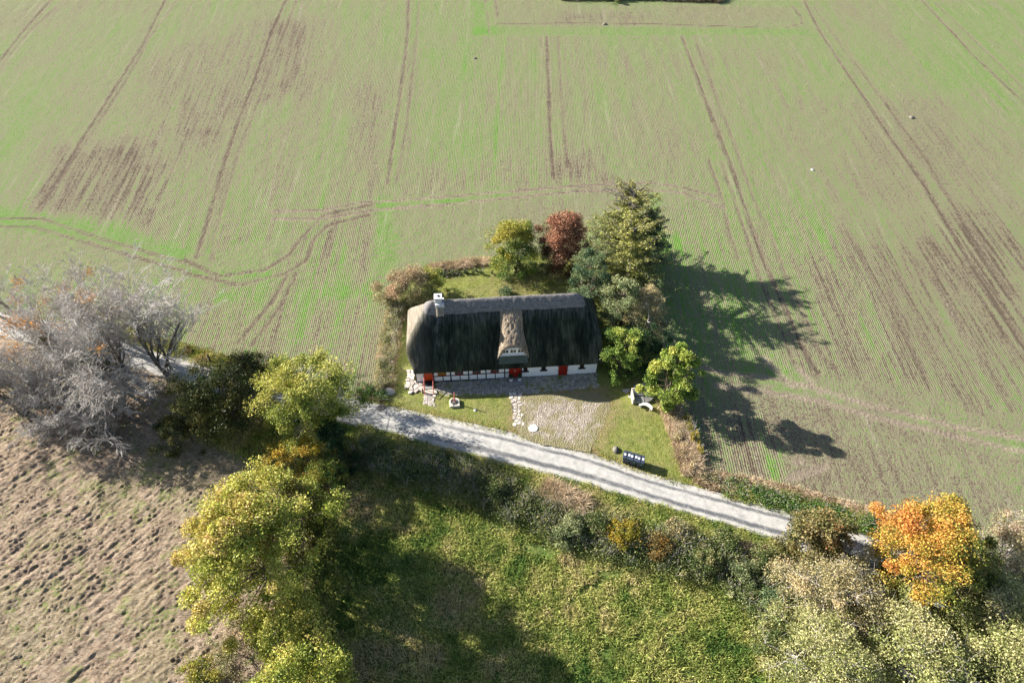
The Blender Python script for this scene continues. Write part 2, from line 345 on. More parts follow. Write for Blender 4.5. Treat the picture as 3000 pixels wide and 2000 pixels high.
def build_field():
    xs = np.concatenate([-np.geomspace(600, 102, 12), axis(-100, 100, lambda t: .27), np.geomspace(102, 600, 12)])
    ys = np.concatenate([[-400, -200, -80, -20, 5], axis(12, 136, lambda t: .2+.0022*(t-12)), np.geomspace(140, 900, 14)])
    X, Y = np.meshgrid(xs, ys); P = np.stack([X.ravel(), Y.ravel()], 1); x, y = P.T
    sl_ = .02+np.clip(x, -55, 0)*.0024; u = x-sl_*(y-60)
    n = len(P); green = np.zeros(n); soil = np.zeros(n); rut = np.zeros(n); along = np.zeros(n); pale = np.zeros(n); rows = 1-.6*sst(58, 80, y)+.0*x; z = np.zeros(n)
    def area(pts, soft=1.5, wob=1.2):
        pl = WP(pts); lo = pl.min(0)-6; hi = pl.max(0)+6; m = np.where((x > lo[0]) & (x < hi[0]) & (y > lo[1]) & (y < hi[1]))[0]
        sd, _ = poly_sd(P[m], pl); sd = sd+(fbm(P[m, 0]*.6, P[m, 1]*.6, 4, 5)-.5)*wob*2; w = np.zeros(n); w[m] = 1-sst(-soft, soft, sd); return w
    def band(pts, half, soft=.3):
        L = WP(pts); d, a = line_dist(P, L, half+soft*3+1); return 1-sst(half-soft, half+soft, d+(fbm(x*1.5, y*1.5, 3, 9)-.5)*soft*1.6), a
    # rough headlands without rows
    hl = [area([(1385,2),(2345,2),(2385,100),(1385,108)], .3, .1), area([(1095,575),(1500,538),(1900,530),(2075,560),(1940,620),(1900,760),(1500,800),(1140,820),(1120,700)], .5, .4),
          area([(-200,600),(0,625),(250,660),(600,740),(850,700),(870,760),(640,840),(300,800),(-200,800)], .8, .8),
          area([(2060,1230),(2200,1100),(2500,1100),(3000,1215),(3400,1300),(3400,1900),(2300,1520),(2050,1440)], .5, .4)]
    for h in hl: rows *= 1-h
    rows = np.maximum(rows, area([(2060,1260),(2240,1200),(2330,1440),(2080,1420)], .4, .2)*1.2)
    # bright stands of crop
    for pts, k, so_ in [([(1385,6),(1440,4),(1452,100),(1385,106)], .26, .5), ([(1385,80),(1700,78),(2350,84),(2385,104),(1700,104),(1385,106)], .22, .5), ([(1700,2),(2345,4),(2340,22),(1700,10)], .15, .5),
        ([(1100,580),(1150,570),(1160,790),(1120,800)], .30, .6), ([(1110,590),(1500,545),(1500,575),(1110,620)], .25, .6), ([(1280,590),(1362,586),(1362,594),(1280,600)], .5, .15),
        ([(870,850),(1120,830),(1120,870),(940,880),(900,1000),(850,1000)], .28, .7), ([(640,850),(700,860),(690,885),(630,880)], .4, .6), ([(-50,595),(350,655),(560,735),(540,775),(300,720),(-50,650)], .35, .8), ([(540,790),(800,800),(800,815),(540,805)], .35, .5),
        ([(1900,685),(1990,685),(2000,740),(1900,745)], .35, .5), ([(1898,560),(1935,560),(1940,680),(1900,690)], .3, .5), ([(2255,1340),(2290,1320),(2300,1410),(2260,1420)], .5, .5),
        ([(2470,700),(2560,820),(2600,1100),(2560,1100),(2500,880)], .25, 1.5), ([(2120,1080),(2300,1080),(2500,1180),(2300,1150)], .30, .8), ([(2590,1205),(2700,1215),(2780,1250),(2600,1225)], .28, .5), ([(2840,1270),(3000,1290),(3000,1330),(2860,1300)], .3, .6),
        ([(2400,1260),(2700,1340),(3000,1440),(3000,1410),(2700,1300),(2450,1240)], .16, 1.0), ([(0,240),(200,160),(100,500),(0,560)], .14, 3), ([(2600,0),(3000,0),(3000,400),(2800,380)], .13, 4), ([(1700,110),(2400,110),(2900,800),(2500,800),(1760,500)], .05, 2),
        ([(1430,0),(1205,0),(1150,540),(1420,540)], .12, 2)]: green += .82*k*area(pts, so_*.8+.3, so_)
    for pts, k in [([(150,440),(440,420),(420,640),(110,625)], .50), ([(400,180),(800,60),(760,330),(500,420)], .30), ([(300,420),(900,350),(850,560),(420,640)], .2), ([(790,60),(960,60),(900,290),(800,280)], .42), ([(1050,250),(1120,250),(1100,560),(1060,560)], .32), ([(560,300),(700,280),(480,600),(400,600)], .2), ([(1200,500),(1500,480),(1500,535),(1200,560)], .3),
        ([(1620,460),(1770,450),(1765,525),(1600,530)], .55), ([(1500,600),(1750,590),(1750,650),(1500,650)], .30), ([(2330,780),(2500,720),(2850,620),(3000,700),(3000,1200),(2600,1120),(2420,1080)], .46), ([(2300,300),(3000,250),(3000,900),(2500,800)], .16), ([(1750,150),(2300,150),(2500,700),(2000,600)], .10), ([(2060,1200),(2200,1130),(3000,1230),(3000,1620),(2500,1500),(2060,1440)], .38),
        ([(1640,20),(2300,20),(2330,75),(1640,75)], .22), ([(1650,45),(1900,48),(1900,58),(1650,55)], .45), ([(1120,380),(1200,120),(1240,120),(1230,500)], .18), ([(660,1010),(830,880),(1100,880),(1110,1090),(900,1090)], .14), ([(1000,800),(1090,620),(940,640),(800,780)], .18)]: soil += .85*k*area(pts, 3.2, 2.6)
    # wheel ruts
    TR = [[(1197,0),(1195,90),(1184,200),(1170,300),(1150,430),(1137,540)], [(1227,0),(1222,100),(1210,210),(1196,330),(1180,450),(1160,540)],
          [(1602,108),(1608,250),(1613,400),(1622,525)], [(1635,108),(1643,250),(1655,400),(1664,490)], [(1997,105),(2080,330),(2140,480),(2200,660),(2240,772),(2300,900),(2370,1060),(2400,1090)], [(2032,105),(2120,340),(2200,560),(2260,700),(2310,830),(2390,1010),(2440,1080)],
          [(2355,0),(2400,90),(2500,240),(2620,420),(2700,530),(2858,800),(3000,1020)], [(2385,20),(2470,140),(2600,310),(2720,480),(2900,780),(3000,940)], [(2700,0),(2850,160),(3000,300)], [(2740,10),(2900,160),(3010,270)],
          [(838,0),(790,110),(745,240),(700,350),(660,470),(577,753)], [(870,0),(800,180),(760,290),(700,440),(625,700),(622,760)], [(485,0),(420,130),(350,240),(260,380),(180,510),(108,619)], [(520,0),(440,110),(380,220),(270,390),(150,560),(115,620)], [(150,0),(70,90),(0,180)], [(165,20),(80,100),(0,205)],
          [(2076,470),(2120,600),(2140,700),(2165,760)], [(2115,475),(2150,580),(2190,700),(2220,800),(2330,1070)],
          [(800,618),(930,618),(1050,595),(1200,585),(1500,560),(1700,545),(1900,535),(2000,550),(2100,575)], [(800,642),(950,640),(1100,615),(1300,600),(1500,580),(1700,560),(1880,556),(2000,565),(2120,610)],
          [(1090,600),(950,630),(880,700),(850,745),(780,790),(640,810),(540,760)], [(1080,630),(960,660),(920,700),(900,760),(840,800),(700,835),(540,800)], [(870,800),(820,900),(740,1010)], [(840,810),(800,880),(700,1000)], [(540,770),(300,700),(120,640),(-60,640)], [(540,795),(300,725),(100,665),(-60,665)],
          [(1840,1000),(2100,1090),(2250,1105),(2400,1140),(2540,1185),(2650,1210),(2800,1250),(3010,1285)], [(2100,1130),(2220,1145),(2400,1175),(2550,1220),(2700,1255),(2850,1290),(3010,1325)], [(2310,1400),(2380,1385),(2420,1365)], [(2330,1355),(2350,1350)], [(2340,1385),(2390,1372)], [(2240,1050),(2320,1130)], [(2340,1080),(2400,1150)],
          [(1420,0),(1432,60),(1436,100)], [(1452,0),(1458,50)], [(1460,70),(1700,68),(1900,70),(2260,82)], [(2320,18),(2348,50),(2350,70),(2300,82)], [(1105,800),(1300,760)], [(1100,830),(1100,700)]]
    for i, t in enumerate(TR):
        far = t[0][1] < 300 and i < 16
        w, a = band(t, .17, .16); k = ((.85 if i % 2 == 0 else .45) if far else (.8 if 18 <= i < 26 else .6))*(.55+.7*fbm(x*.35, y*.35, 3, 500+i))
        if i >= len(TR)-2: k = 0
        if i >= 18 and t[0][0] > 1800 and t[0][1] > 900 or i in (18, 19): pale = np.maximum(pale, band(t, .28, .2)[0]*(.35 if i in (18, 19) else .65))
        rut = np.maximum(rut, w*k); along = np.where(w > 0.01, a, along); z -= .045*w*k
        w2, _ = band(t, .5, .2); z += .03*(w2-w)*k; rows *= 1-.7*w2
    for t in [[(1190,180),(1140,540)], [(1475,110),(1440,540)]]: w, a = band(t, .25, .2); green += .2*w
    z += (fbm(x*1.2, y*1.2, 4, 3)-.5)*.10
    # sink under the other sheets
    sd1, _ = poly_sd(P, PLOT); top = np.interp(x, rt[:, 0], rt[:, 1]); sd2 = top-y
    keep = sst(.2, 1.2, sd1)*sst(.2, 1.2, -sd2); z = np.where(z > 0, z*keep, z)
    z = z-np.where((sd1 < -.5) | (sd2 > .5), 1.6, 0)
    z = np.where((y < 12) | (np.abs(x) > 101) | (y > 137), np.where((sd2 > .5) & (y < 60), -1.6, 0), z)
    z = np.where((y < 11.0) | ((np.abs(x) > 52) & (sd2 > .5)), -.80, z)
    tag(mesh_np('field', np.stack([x, y, z], 1), grid_faces(len(xs), len(ys)), MAT['field'], attrs=dict(rowu=u, green=green, soil=soil, rut=rut, pale=pale, along=along, rows=np.clip(rows, 0, 1.3)), smooth=True), kind='structure')
build_field()

def sheet(name, poly, step, mat, hfun, afun=None, noisy=0.0, z0=0.0):
    if noisy:
        q = []
        for i in range(len(poly)):
            A = poly[i]; B = poly[(i+1) % len(poly)]; m = max(1, int(np.hypot(*(B-A))/(step*1.6)))
            for j in range(m): q.append(A+(B-A)*j/m)
        q = np.array(q); poly = q+np.stack([fbm(q[:, 0]*1.4, q[:, 1]*1.4, 4, 21)-.5, fbm(q[:, 0]*1.4, q[:, 1]*1.4, 4, 22)-.5], 1)*2*noisy
    lo = poly.min(0)-step; hi = poly.max(0)+step
    xs = np.arange(lo[0], hi[0]+step, step); ys = np.arange(lo[1], hi[1]+step, step)
    X, Y = np.meshgrid(xs, ys); P = np.stack([X.ravel(), Y.ravel()], 1)
    sd, near = poly_sd(P, poly); F = grid_faces(len(xs), len(ys)); ins = sd < 0
    F = F[(ins[F].sum(1) >= 2)]
    out = ~ins; P[out] = near[out]; sd = np.where(out, 0, sd)
    used = np.unique(F); mp = np.full(len(P), -1); mp[used] = np.arange(len(used)); F = mp[F]; P = P[used]; sd = sd[used]
    z = hfun(P[:, 0], P[:, 1], -sd)+z0
    at = afun(P[:, 0], P[:, 1], -sd) if afun else None
    return tag(mesh_np(name, np.stack([P[:, 0], P[:, 1], z], 1), F, mat, attrs=at, smooth=True), kind='structure')

rng = np.random.default_rng(7)
def south_sheets():
    # pasture
    w = south_poly
    def clods(x, y, e):
        xr = x*.67+y*.74; yr = -x*.74+y*.67
        h = (fbm(xr*.22, yr*2.6, 3, 35)-.5)*.14+(fbm(xr*2.0, yr*4.2, 4, 31)-.5)*.22+(1-np.abs(fbm(xr*2.6, yr*5.0, 2, 41)*2-1))*.12*vn(x*.3, y*.3, 9)+(fbm(x*.25, y*.25, 3, 8)-.5)*.4
        return h
    xd = np.linspace(FAR_SOUTH, 60, 60)
    top = rb[(rb[:, 0] > -54)]; 
    P1 = [[-54, FAR_SOUTH], [div_x(FAR_SOUTH)+.6, FAR_SOUTH]]+[[div_x(v)+.6, v] for v in np.linspace(FAR_SOUTH+1, DIV[0, 1], 30)]
    xe = DIV[0, 0]; P1 += [[xe+.6, np.interp(xe, rb[:, 0], rb[:, 1])+.1]]
    P1 += [[v, np.interp(v, rb[:, 0], rb[:, 1])+.1] for v in np.linspace(xe-.5, -54, 40)]
    pits = np.stack([rng.uniform(-50, -8, 6500), rng.uniform(12, 40, 6500)], 1); pits = pits[vn(pits[:, 0]*.35, pits[:, 1]*.35, 77) > .38]
    def hf(x, y, e):
        h = clods(x, y, e)*(.45+1.1*fbm(x*.22, y*.22, 2, 333)); cell = {}
        ix = np.floor(x/1.0).astype(int); iy = np.floor(y/1.0).astype(int); key = ix*1000+iy
        o = np.argsort(key); ks = key[o]; add = np.zeros(len(x))
        r = rng.uniform(.05, .12, len(pits)); dp = rng.uniform(.04, .13, len(pits))
        for (px, py), rr, dd in zip(pits, r, dp):
            for a in (-1, 0, 1) if True else ():
                for b in (-1, 0, 1):
                    k = (int(math.floor(px))+a)*1000+int(math.floor(py))+b
                    s0 = np.searchsorted(ks, k); s1 = np.searchsorted(ks, k+1)
                    if s1 > s0:
                        idx = o[s0:s1]; d = ((x[idx]-px)**2+((y[idx]-py)*1.0)**2)/(rr*rr)
                        add[idx] += -dd*np.exp(-d)+dd*.45*np.exp(-(np.sqrt(d)-1.7)**2*3)
        return T(x, y)+(h+add)*sst(0, 1.2, e)+.01
    def af(x, y, e): return dict(green=sst(2.2, .3, div_x(y)-x)*.9+(fbm(x*.2, y*.2, 2, 5) > .62)*.25)
    sheet('pasture', np.array(P1), .105, MAT['pasture'], hf, af)
    # meadow
    M = [[div_x(v), v] for v in np.linspace(DIV[0, 1], FAR_SOUTH+.01, 30)]
    M += [[50, FAR_SOUTH], [50, np.interp(50, rb[:, 0], rb[:, 1])+.1]]+[[v, np.interp(v, rb[:, 0], rb[:, 1])+.1] for v in np.linspace(49, xe+.1, 60)]
    sheet('meadow', np.array(M), .3, MAT['meadow'], lambda x, y, e: T(x, y)+.012+(fbm(x*.8, y*.8, 4, 51)-.35)*.3*sst(0, 1.5, e))
south_sheets()
def lawn_h(x, y, e): return .018+sst(0, 1.2, e)*(.03+.12*fbm(x*1.5, y*1.5, 5, 61)*.6+.05*fbm(x*.3, y*.3, 2, 62))
DRV = WP([(1512,1160),(1600,1156),(1760,1150),(1785,1180),(1775,1240),(1745,1290),(1728,1328),(1620,1309),(1520,1284),(1508,1240)])
def lawn_attr(x, y, e):
    sd, _ = poly_sd(np.stack([x, y], 1), DRV); ex = WP([(1440,890),(1560,880),(1560,820),(1470,810)]); s2, _ = poly_sd(np.stack([x, y], 1), ex)
    road = np.interp(x, rt[:, 0], rt[:, 1]); 
    d = (1-sst(0, 1.6, sd))*.9+(1-sst(-.5, 1, s2))*.5+(1-sst(.1, .7, y-road))*.5
    return dict(dry=np.clip(d, 0, 1))
sheet('lawn', PLOT, .2, MAT['lawn'], lawn_h, lawn_attr)
def drive_attr(x, y, e): return dict(edge=1-sst(0, 2.0, e))
sheet('driveway', DRV, .12, MAT['drive'], lambda x, y, e: lawn_h(x, y, e*0+3)+.012+sst(0, .7, e)*.04*fbm(x*4, y*4, 3, 66), drive_attr, noisy=.35)
def build_road():
    x0, x1 = -80, 60; n = 900; xs = np.linspace(x0, x1, n)
    top = np.interp(xs, rt[:, 0], rt[:, 1]); bot = np.interp(xs, rb[:, 0], rb[:, 1])
    k = np.ones(25)/25; top = np.convolve(np.pad(top, 12, 'edge'), k, 'valid'); bot = np.convolve(np.pad(bot, 12, 'edge'), k, 'valid')
    top = top+(fbm(xs*1.8, xs*0, 4, 71)-.5)*.22; bot = bot+(fbm(xs*1.8, xs*0+9, 4, 72)-.5)*.22
    us = np.linspace(0, 1, 15); X = np.repeat(xs[None], 15, 0); U = np.repeat(us[:, None], n, 1); Y = bot[None]*(1-U)+top[None]*U
    Z = .035+.03*(1-(2*U-1)**2); Z[0] = -.02; Z[-1] = -.02; Y[1] = Y[0]; Y[-2] = Y[-1]
    wear = sst(-17, 2, X)*.85+.15
    tag(mesh_np('road', np.stack([X.ravel(), Y.ravel(), Z.ravel()], 1), grid_faces(n, 15), MAT['road'], attrs=dict(across=U.ravel(), along=X.ravel(), wear=wear.ravel()), smooth=True), kind='structure')
build_road()
# ------------------------------------------------------------------ stone paving
def pave(name, poly, cell, z0, th, mat, parent=None, seed=1, gap=.035, lawn=True, jit=.42):
    r = random.Random(seed); lo = poly.min(0); hi = poly.max(0); pts = []
    nx = int((hi[0]-lo[0])/cell)+3; ny = int((hi[1]-lo[1])/cell)+3
    for j in range(-1, ny):
        for i in range(-1, nx): pts.append((lo[0]+(i+.5+r.uniform(-jit, jit))*cell, lo[1]+(j+.5+r.uniform(-jit, jit))*cell, i, j))
    A = np.array([(p[0], p[1]) for p in pts]); sd, _ = poly_sd(A, poly); mb = MB()
    idx = {(p[2], p[3]): k for k, p in enumerate(pts)}
    for k, p in enumerate(pts):
        if sd[k] > -.02: continue
        c = A[k]; cellp = [(c[0]-cell*1.3, c[1]-cell*1.3), (c[0]+cell*1.3, c[1]-cell*1.3), (c[0]+cell*1.3, c[1]+cell*1.3), (c[0]-cell*1.3, c[1]+cell*1.3)]
        for dj in (-2, -1, 0, 1, 2):
            for di in (-2, -1, 0, 1, 2):
                q = idx.get((p[2]+di, p[3]+dj))
                if q is None or q == k: continue
                d = A[q]-c; L = np.hypot(*d); nrm = d/L; lim = L/2-gap/2; out = []
                for a, b in zip(cellp, cellp[1:]+cellp[:1]):
                    da = (a[0]-c[0])*nrm[0]+(a[1]-c[1])*nrm[1]-lim; db = (b[0]-c[0])*nrm[0]+(b[1]-c[1])*nrm[1]-lim
                    if da <= 0: out.append(a)
                    if (da < 0) != (db < 0): t = da/(da-db); out.append((a[0]+(b[0]-a[0])*t, a[1]+(b[1]-a[1])*t))
                cellp = out
                if len(out) < 3: break
            if len(cellp) < 3: break
        if len(cellp) < 3: continue
        h = z0+th*r.uniform(.6, 1.2); n = len(cellp); k0 = len(mb.v)
        ins = [(c[0]+(q[0]-c[0])*.86, c[1]+(q[1]-c[1])*.86) for q in cellp]
        tx, ty = r.uniform(-.06, .06), r.uniform(-.06, .06)
        mb.v += [(q[0], q[1], z0-.05) for q in cellp]+[(q[0], q[1], h-.02) for q in cellp]+[(q[0], q[1], h+(q[0]-c[0])*tx+(q[1]-c[1])*ty) for q in ins]
        for i in range(n):
            j = (i+1) % n; mb.f.append((k0+i, k0+j, k0+n+j, k0+n+i)); mb.f.append((k0+n+i, k0+n+j, k0+2*n+j, k0+2*n+i))
        mb.f.append(tuple(k0+2*n+i for i in range(n)))
    return mb.build(name, mat, parent)
def bed(name, poly, z0, z1, mat, parent=None): return MB().prism([tuple(p) for p in poly], z0, z1).build(name, mat, parent)
# ------------------------------------------------------------------ the farmhouse
HX, HY = -8.93, 40.45; HR = math.radians(4.2); HL = 16.95; HW = 7.0
def H2W(x, y): return HX+x*math.cos(HR)-y*math.sin(HR), HY+x*math.sin(HR)+y*math.cos(HR)
house = empty('farmhouse', (HX, HY, 0), HR, 'long white farmhouse with black timber framing, red doors and dark thatched roof', 'house')
GR = .09
terr = np.array([H2W(*p) for p in [(-.9,-1.25),(-.9,1.0),(-.1,1.6),(-.1,.06),(HL+.1,.06),(HL+.1,-1.9),(9.1,-2.1),(2.6,-1.75),(1.9,-1.2),(.6,-1.25)]])
tb = bed('terrace', terr, -.2, .09, MAT['mortar']); tag(tb, kind='structure')
tl = np.array([H2W(*p) for p in [(-.95,-1.2),(-.95,1.7),(-.02,1.7),(-.02,-.02),(.75,-.02),(.75,-1.2)]])
tr_ = np.array([H2W(*p) for p in [(1.8,.0),(HL+.05,.0),(HL+.05,-1.85),(9.1,-2.05),(2.7,-1.7),(1.8,-1.1)]])
o = pave('stone_edging', tl, .40, .10, .16, MAT['flag'], None, 3, .05); tag(o, 'raised pale rubble stone edging round the left corner of the farmhouse', 'paving')
o = pave('cobbled_strip', tr_, .24, .09, .05, MAT['cobble'], None, 4, .03); tag(o, 'grey cobblestone strip running along the foot of the white front wall', 'paving')
pth = WP([(1492,1152),(1526,1150),(1530,1200),(1536,1248),(1505,1252),(1500,1200)])
tag(bed('path_bed', pth, -.2, .115, MAT['mortar']), kind='structure')
o = pave('flagstone_path', pth, .38, .11, .055, MAT['flag'], None, 8, .07); tag(o, 'broken flagstone path leading from the double red door towards the road', 'path')
pth2 = WP([(1243,1156),(1270,1160),(1275,1193),(1240,1187)])
tag(bed('short_path_bed', pth2, -.2, .115, MAT['mortar']), kind='structure')
o = pave('stone_path', pth2, .2, .11, .05, MAT['flag'], None, 9, .03); tag(o, 'short narrow pale stone path below the red railed steps', 'path')
# walls (local coords, y=0 is the front face)
T0 = .55  # extra plinth at left end
def px2x(px): return (px-1219)*HL/(1747-1219)
XD = px2x(1526)
w = MB(); w.box(0, HL, 0, HW, 0, 2.45).add([(0,0,2.45),(0,HW,2.45),(0,HW-1.9,4.6),(0,1.9,4.6),(HL,0,2.45),(HL,HW,2.45),(HL,HW-1.9,4.6),(HL,1.9,4.6)], [(0,1,2,3),(4,7,6,5),(3,2,6,7)])
w.build('wall', MAT['white'], house)
def plinth_top(x): return .26-.14*min(x, 10)/10
p = MB(); xs_ = np.linspace(0, HL, 12)
for a, b in zip(xs_[:-1], xs_[1:]):
    for (X0, X1) in [(a, b)]:
        za, zb = plinth_top(a), plinth_top(b)
        p.add([(X0,-.05,0),(X1,-.05,0),(X1,.02,0),(X0,.02,0),(X0,-.05,za),(X1,-.05,zb),(X1,.02,zb),(X0,.02,za)], [(0,1,5,4),(4,5,6,7)])
p.box(-.05, 0.0, -.05, HW, 0, .5); p.build('plinth', MAT['plinth'], house)
fr = MB()
def post(px0, px1, z1=2.5, z0=None):
    x0, x1 = px2x(px0), px2x(px1); fr.box(x0, x1, -.035, .03, plinth_top(x0) if z0 is None else z0, z1)
post(1217.5, 1220.5); post(1267, 1271.5)
for q in (1318, 1369.8, 1420.5, 1475): post(q, q+3.2)
post(1523.3, 1527)
for a, b in ((1295.3, 1297.6), (1345, 1347.4), (1395.5, 1397.8), (1447.6, 1450)): fr.box(px2x(a), px2x(b), -.033, .03, plinth_top(px2x(a)), .90)
fr.box(px2x(1271.5), px2x(1489), -.034, .029, 0.86, 0.97)
fr.box(0, px2x(1526), -.036, .031, 2.42, 2.56)
fr.build('timber_frame', MAT['black'], house)
def window(px0, px1, z0, z1, fm, gm, sill=None, label=None, panes=2, rows=1):
    x0, x1 = px2x(px0), px2x(px1); t = .055; f = MB()
    f.box(x0, x1, -.05, .02, z0, z0+t).box(x0, x1, -.05, .02, z1-t, z1).box(x0, x0+t, -.05, .02, z0+t, z1-t).box(x1-t, x1, -.05, .02, z0+t, z1-t)
    n = panes
    for i in range(1, n): xm = x0+(x1-x0)*i/n; f.box(xm-t*.8, xm+t*.8, -.055, .02, z0+t, z1-t)
    for j in range(1, rows+1): zz = z0+(z1-z0)*j/(rows+1); f.box(x0+t, x1-t, -.03, .015, zz-.015, zz+.015)
    o = f.build('window', fm, house, label=label)
    MB().box(x0+t, x1-t, -.012, -.008, z0+t, z1-t).build('pane', gm, o)
    if sill: MB().box(x0-.13, x1+.13, -.14, .0, z0-.09, z0-.003).build('sill', sill, o)
window(1282.3, 1307, 0.98, 2.1, MAT['redfr'], MAT['yellow_refl'], label='red framed window lit yellow by what it reflects', rows=1)  # yellow reflection is painted into the pane colour
window(1332, 1356.3, 0.98, 2.1, MAT['redfr'], MAT['glass']); window(1383, 1407, 0.98, 2.1, MAT['redfr'], MAT['glass']); window(1435.5, 1459.5, 0.98, 2.1, MAT['redfr'], MAT['glass'])
for a, b in ((1531.3, 1543), (1583.8, 1596.8), (1696.7, 1709)): window(a, b, 1.0, 1.9, MAT['brfr'], MAT['darkglass'], MAT['black'], rows=2, panes=1, label='small brown window with black sill')
def door(px0, px1, z0, mat, label, double=False, handle=None, side='r'):
    x0, x1 = px2x(px0), px2x(px1); d = MB(); n = 8
    for i in range(n):
        a = x0+(x1-x0)*i/n; b = x0+(x1-x0)*(i+1)/n; d.box(a+.004, b-.004, -.065, -.01, z0+.02, 2.38)
    d.box(x0, x1, -.05, .01, z0, 2.4)
    if not double: d.box(x0+.06, x1-.06, -.085, -.064, 1.95, 2.08).box(x0+.06, x1-.06, -.085, -.064, z0+.25, z0+.37)
    o = d.build('door', mat, house, label=label); 
    return o, x0, x1
d1, a, b = door(1243, 1267, .42, MAT['orange'], 'orange red door at the top of the railed steps')
MB().box(b-.14, b-.1, -.12, -.065, 1.35, 1.5).build('handle', MAT['iron'], d1)
d2, a, b = door(1489, 1523, .22, MAT['red'], 'bright red double door between two potted shrubs', True)
m2 = (a+b)/2; MB().box(m2-.015, m2+.015, -.1, -.065, .24, 2.36).build('centre_strip', MAT['red'], d2)
MB().box(m2-.03, m2+.03, -.13, -.075, 1.05, 1.3).build('handle', MAT['slat'], d2)
d3, a, b = door(1634.5, 1661, .1, MAT['dkred'], 'plank door painted dark red in the plain white wall')
for xx in (a-.14, b+.0):
    for zz in (.75, 1.3, 1.5): MB().box(xx, xx+.14, -.03, .0, zz, zz+.04).build('hinge', MAT['iron'], d3)
# roof
SLP = math.tan(math.radians(51.0)); EZ = 2.32; EY = -.48
def roof_z(x, y):
    x = np.asarray(x, float); y = np.asarray(y, float)
    f = EZ+SLP*(y-EY); b = EZ+SLP*(HW-2*EY+EY-y); 
    xl = x+.62; l = 4.0+1.35*xl; r = 4.0+1.35*(HL+.55-x)
    def smin(a, b, k): h = np.clip(.5+.5*(b-a)/k, 0, 1); return b*(1-h)+a*h-k*h*(1-h)
    return smin(smin(f, b, .5), smin(l, r, .5), .55)
def dom_l(y):
    e = np.minimum(y-EY, HW-EY-y); return -.62+.52*(1-sst(0, 1.45, e))
NX, NY = 250, 120
S, Q = np.meshgrid(np.linspace(0, 1, NX), np.linspace(0, 1, NY)); Yr = EY+(HW-2*EY)*Q; L0 = dom_l(Yr); R0 = HL+.40+0*Yr
Xr = L0+(R0-L0)*S
edge = np.minimum(np.minimum(Q, 1-Q)*(HW+1), np.minimum(S, 1-S)*HL)
Zr = roof_z(Xr, Yr)+(fbm(Xr*1.1, Yr*1.1, 4, 81)-.5)*.10+(fbm(Xr*5, Yr*1.5, 3, 82)-.5)*.07
Zr -= .22*np.exp(-edge/.13)
Zr += .06*np.sin(Xr*.9)*0
moss_shade = sst(-.2, 2.2, Xr+(fbm(Xr*1.0, Yr*1.5, 3, 83)-.5)*2.0-.55*np.clip(3.5-Yr, 0, 4)*0)*(1-sst(3.2, 3.8, Yr)*.6)
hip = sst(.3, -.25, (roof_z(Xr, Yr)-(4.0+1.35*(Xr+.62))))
moss_shade = 1-sst(.15, 1.3, (EZ+SLP*(Yr-EY))-(4.0+1.35*(Xr+.62))+(fbm(Xr*2, Yr*2, 3, 84)-.5)*.9)  # mossy dark tone plus shade in one mask; left hip painted pale as sunlit
moss_shade = moss_shade*(.72+.28*sst(.2, 2.2, Xr))
high = sst(5.0, 6.9, Zr)+.8*np.exp(-((Xr-2.2-(fbm(Yr*1.2, Xr*0, 2, 85)-.5)*.5)/.28)**2)*sst(2.9, 5.0, Zr)+.5*sst(HL-1.5, HL+.3, Xr)
V = np.stack([Xr.ravel(), Yr.ravel(), Zr.ravel()], 1); F = grid_faces(NX, NY)
# underside: same outline dropped
Zu = np.maximum(Zr-.42, EZ-.36+0*Zr); Vu = V.copy(); Vu[:, 2] = Zu.ravel(); i = np.arange(NX*NY).reshape(NY, NX); o_ = NX*NY
rim = np.concatenate([i[0, :], i[1:, -1], i[-1, ::-1][1:], i[::-1, 0][1:-1]]); rn = np.roll(rim, -1)
Fr = np.stack([rn, rim, rim+o_, rn+o_], 1)
roof = mesh_np('roof', np.concatenate([V, Vu]), [F, F[:, ::-1]+o_, Fr], MAT['thatch'], house, attrs=dict(moss_shade=np.tile(moss_shade.ravel(), 2), high=np.tile(high.ravel(), 2)), smooth=True)
# ridge turf
nS = 240; us = np.linspace(-1, 1, 22); xr = np.linspace(1.15, HL-1.0, nS); XX, UU = np.meshgrid(xr, us)
hw = .80+.06*(fbm(XX*.8, UU*0, 3, 91)-.5)*2; endr = np.minimum(XX-xr[0], xr[-1]-XX); hw = hw*np.clip(.55+endr/.8, 0, 1)
YY = 3.5+UU*hw; ZZ = roof_z(XX, YY)+.13-.14*np.abs(UU)**8+(fbm(XX*2.2, YY*2.2, 4, 92)-.5)*.10+.05-.2*np.exp(-endr/.12)
mesh_np('ridge_cap', np.stack([XX.ravel(), YY.ravel(), ZZ.ravel()], 1), grid_faces(nS, 22), MAT['cap'], roof, smooth=True)
# dormer
DX = px2x(1503)-.05
dn, dm = 70, 60; s_, t_ = np.meshgrid(np.linspace(-1, 1, dn), np.linspace(0, 1, dm)); yd = -.05+3.2*t_
wd = 1.48-.42*sst(0, .55, t_); xd_ = DX+s_*wd; base = roof_z(xd_, yd)-.05
zc = 4.50+.66*(yd+.02); prof = np.clip(1-np.abs(s_)**3.4, 0, 1)
zd = np.maximum(base, base*(1-prof)+zc*prof)+(fbm(xd_*5, yd*5, 3, 95)-.5)*.16*(prof > .05)+.02
zd = np.where(np.abs(s_) > .999, base, zd)-.08*np.exp(-t_/.02)
V = np.stack([xd_.ravel(), yd.ravel(), zd.ravel()], 1); F = grid_faces(dn, dm)
low = V.copy(); fi = np.arange(dn); lipb = np.stack([DX+(xd_[0]-DX)*.86, yd[0]+.05, np.maximum(zd[0]-.12, roof_z(xd_[0], yd[0])-.1)], 1)
Vf = np.concatenate([V, lipb, lipb+[0, .6, 0]]); k = len(V)
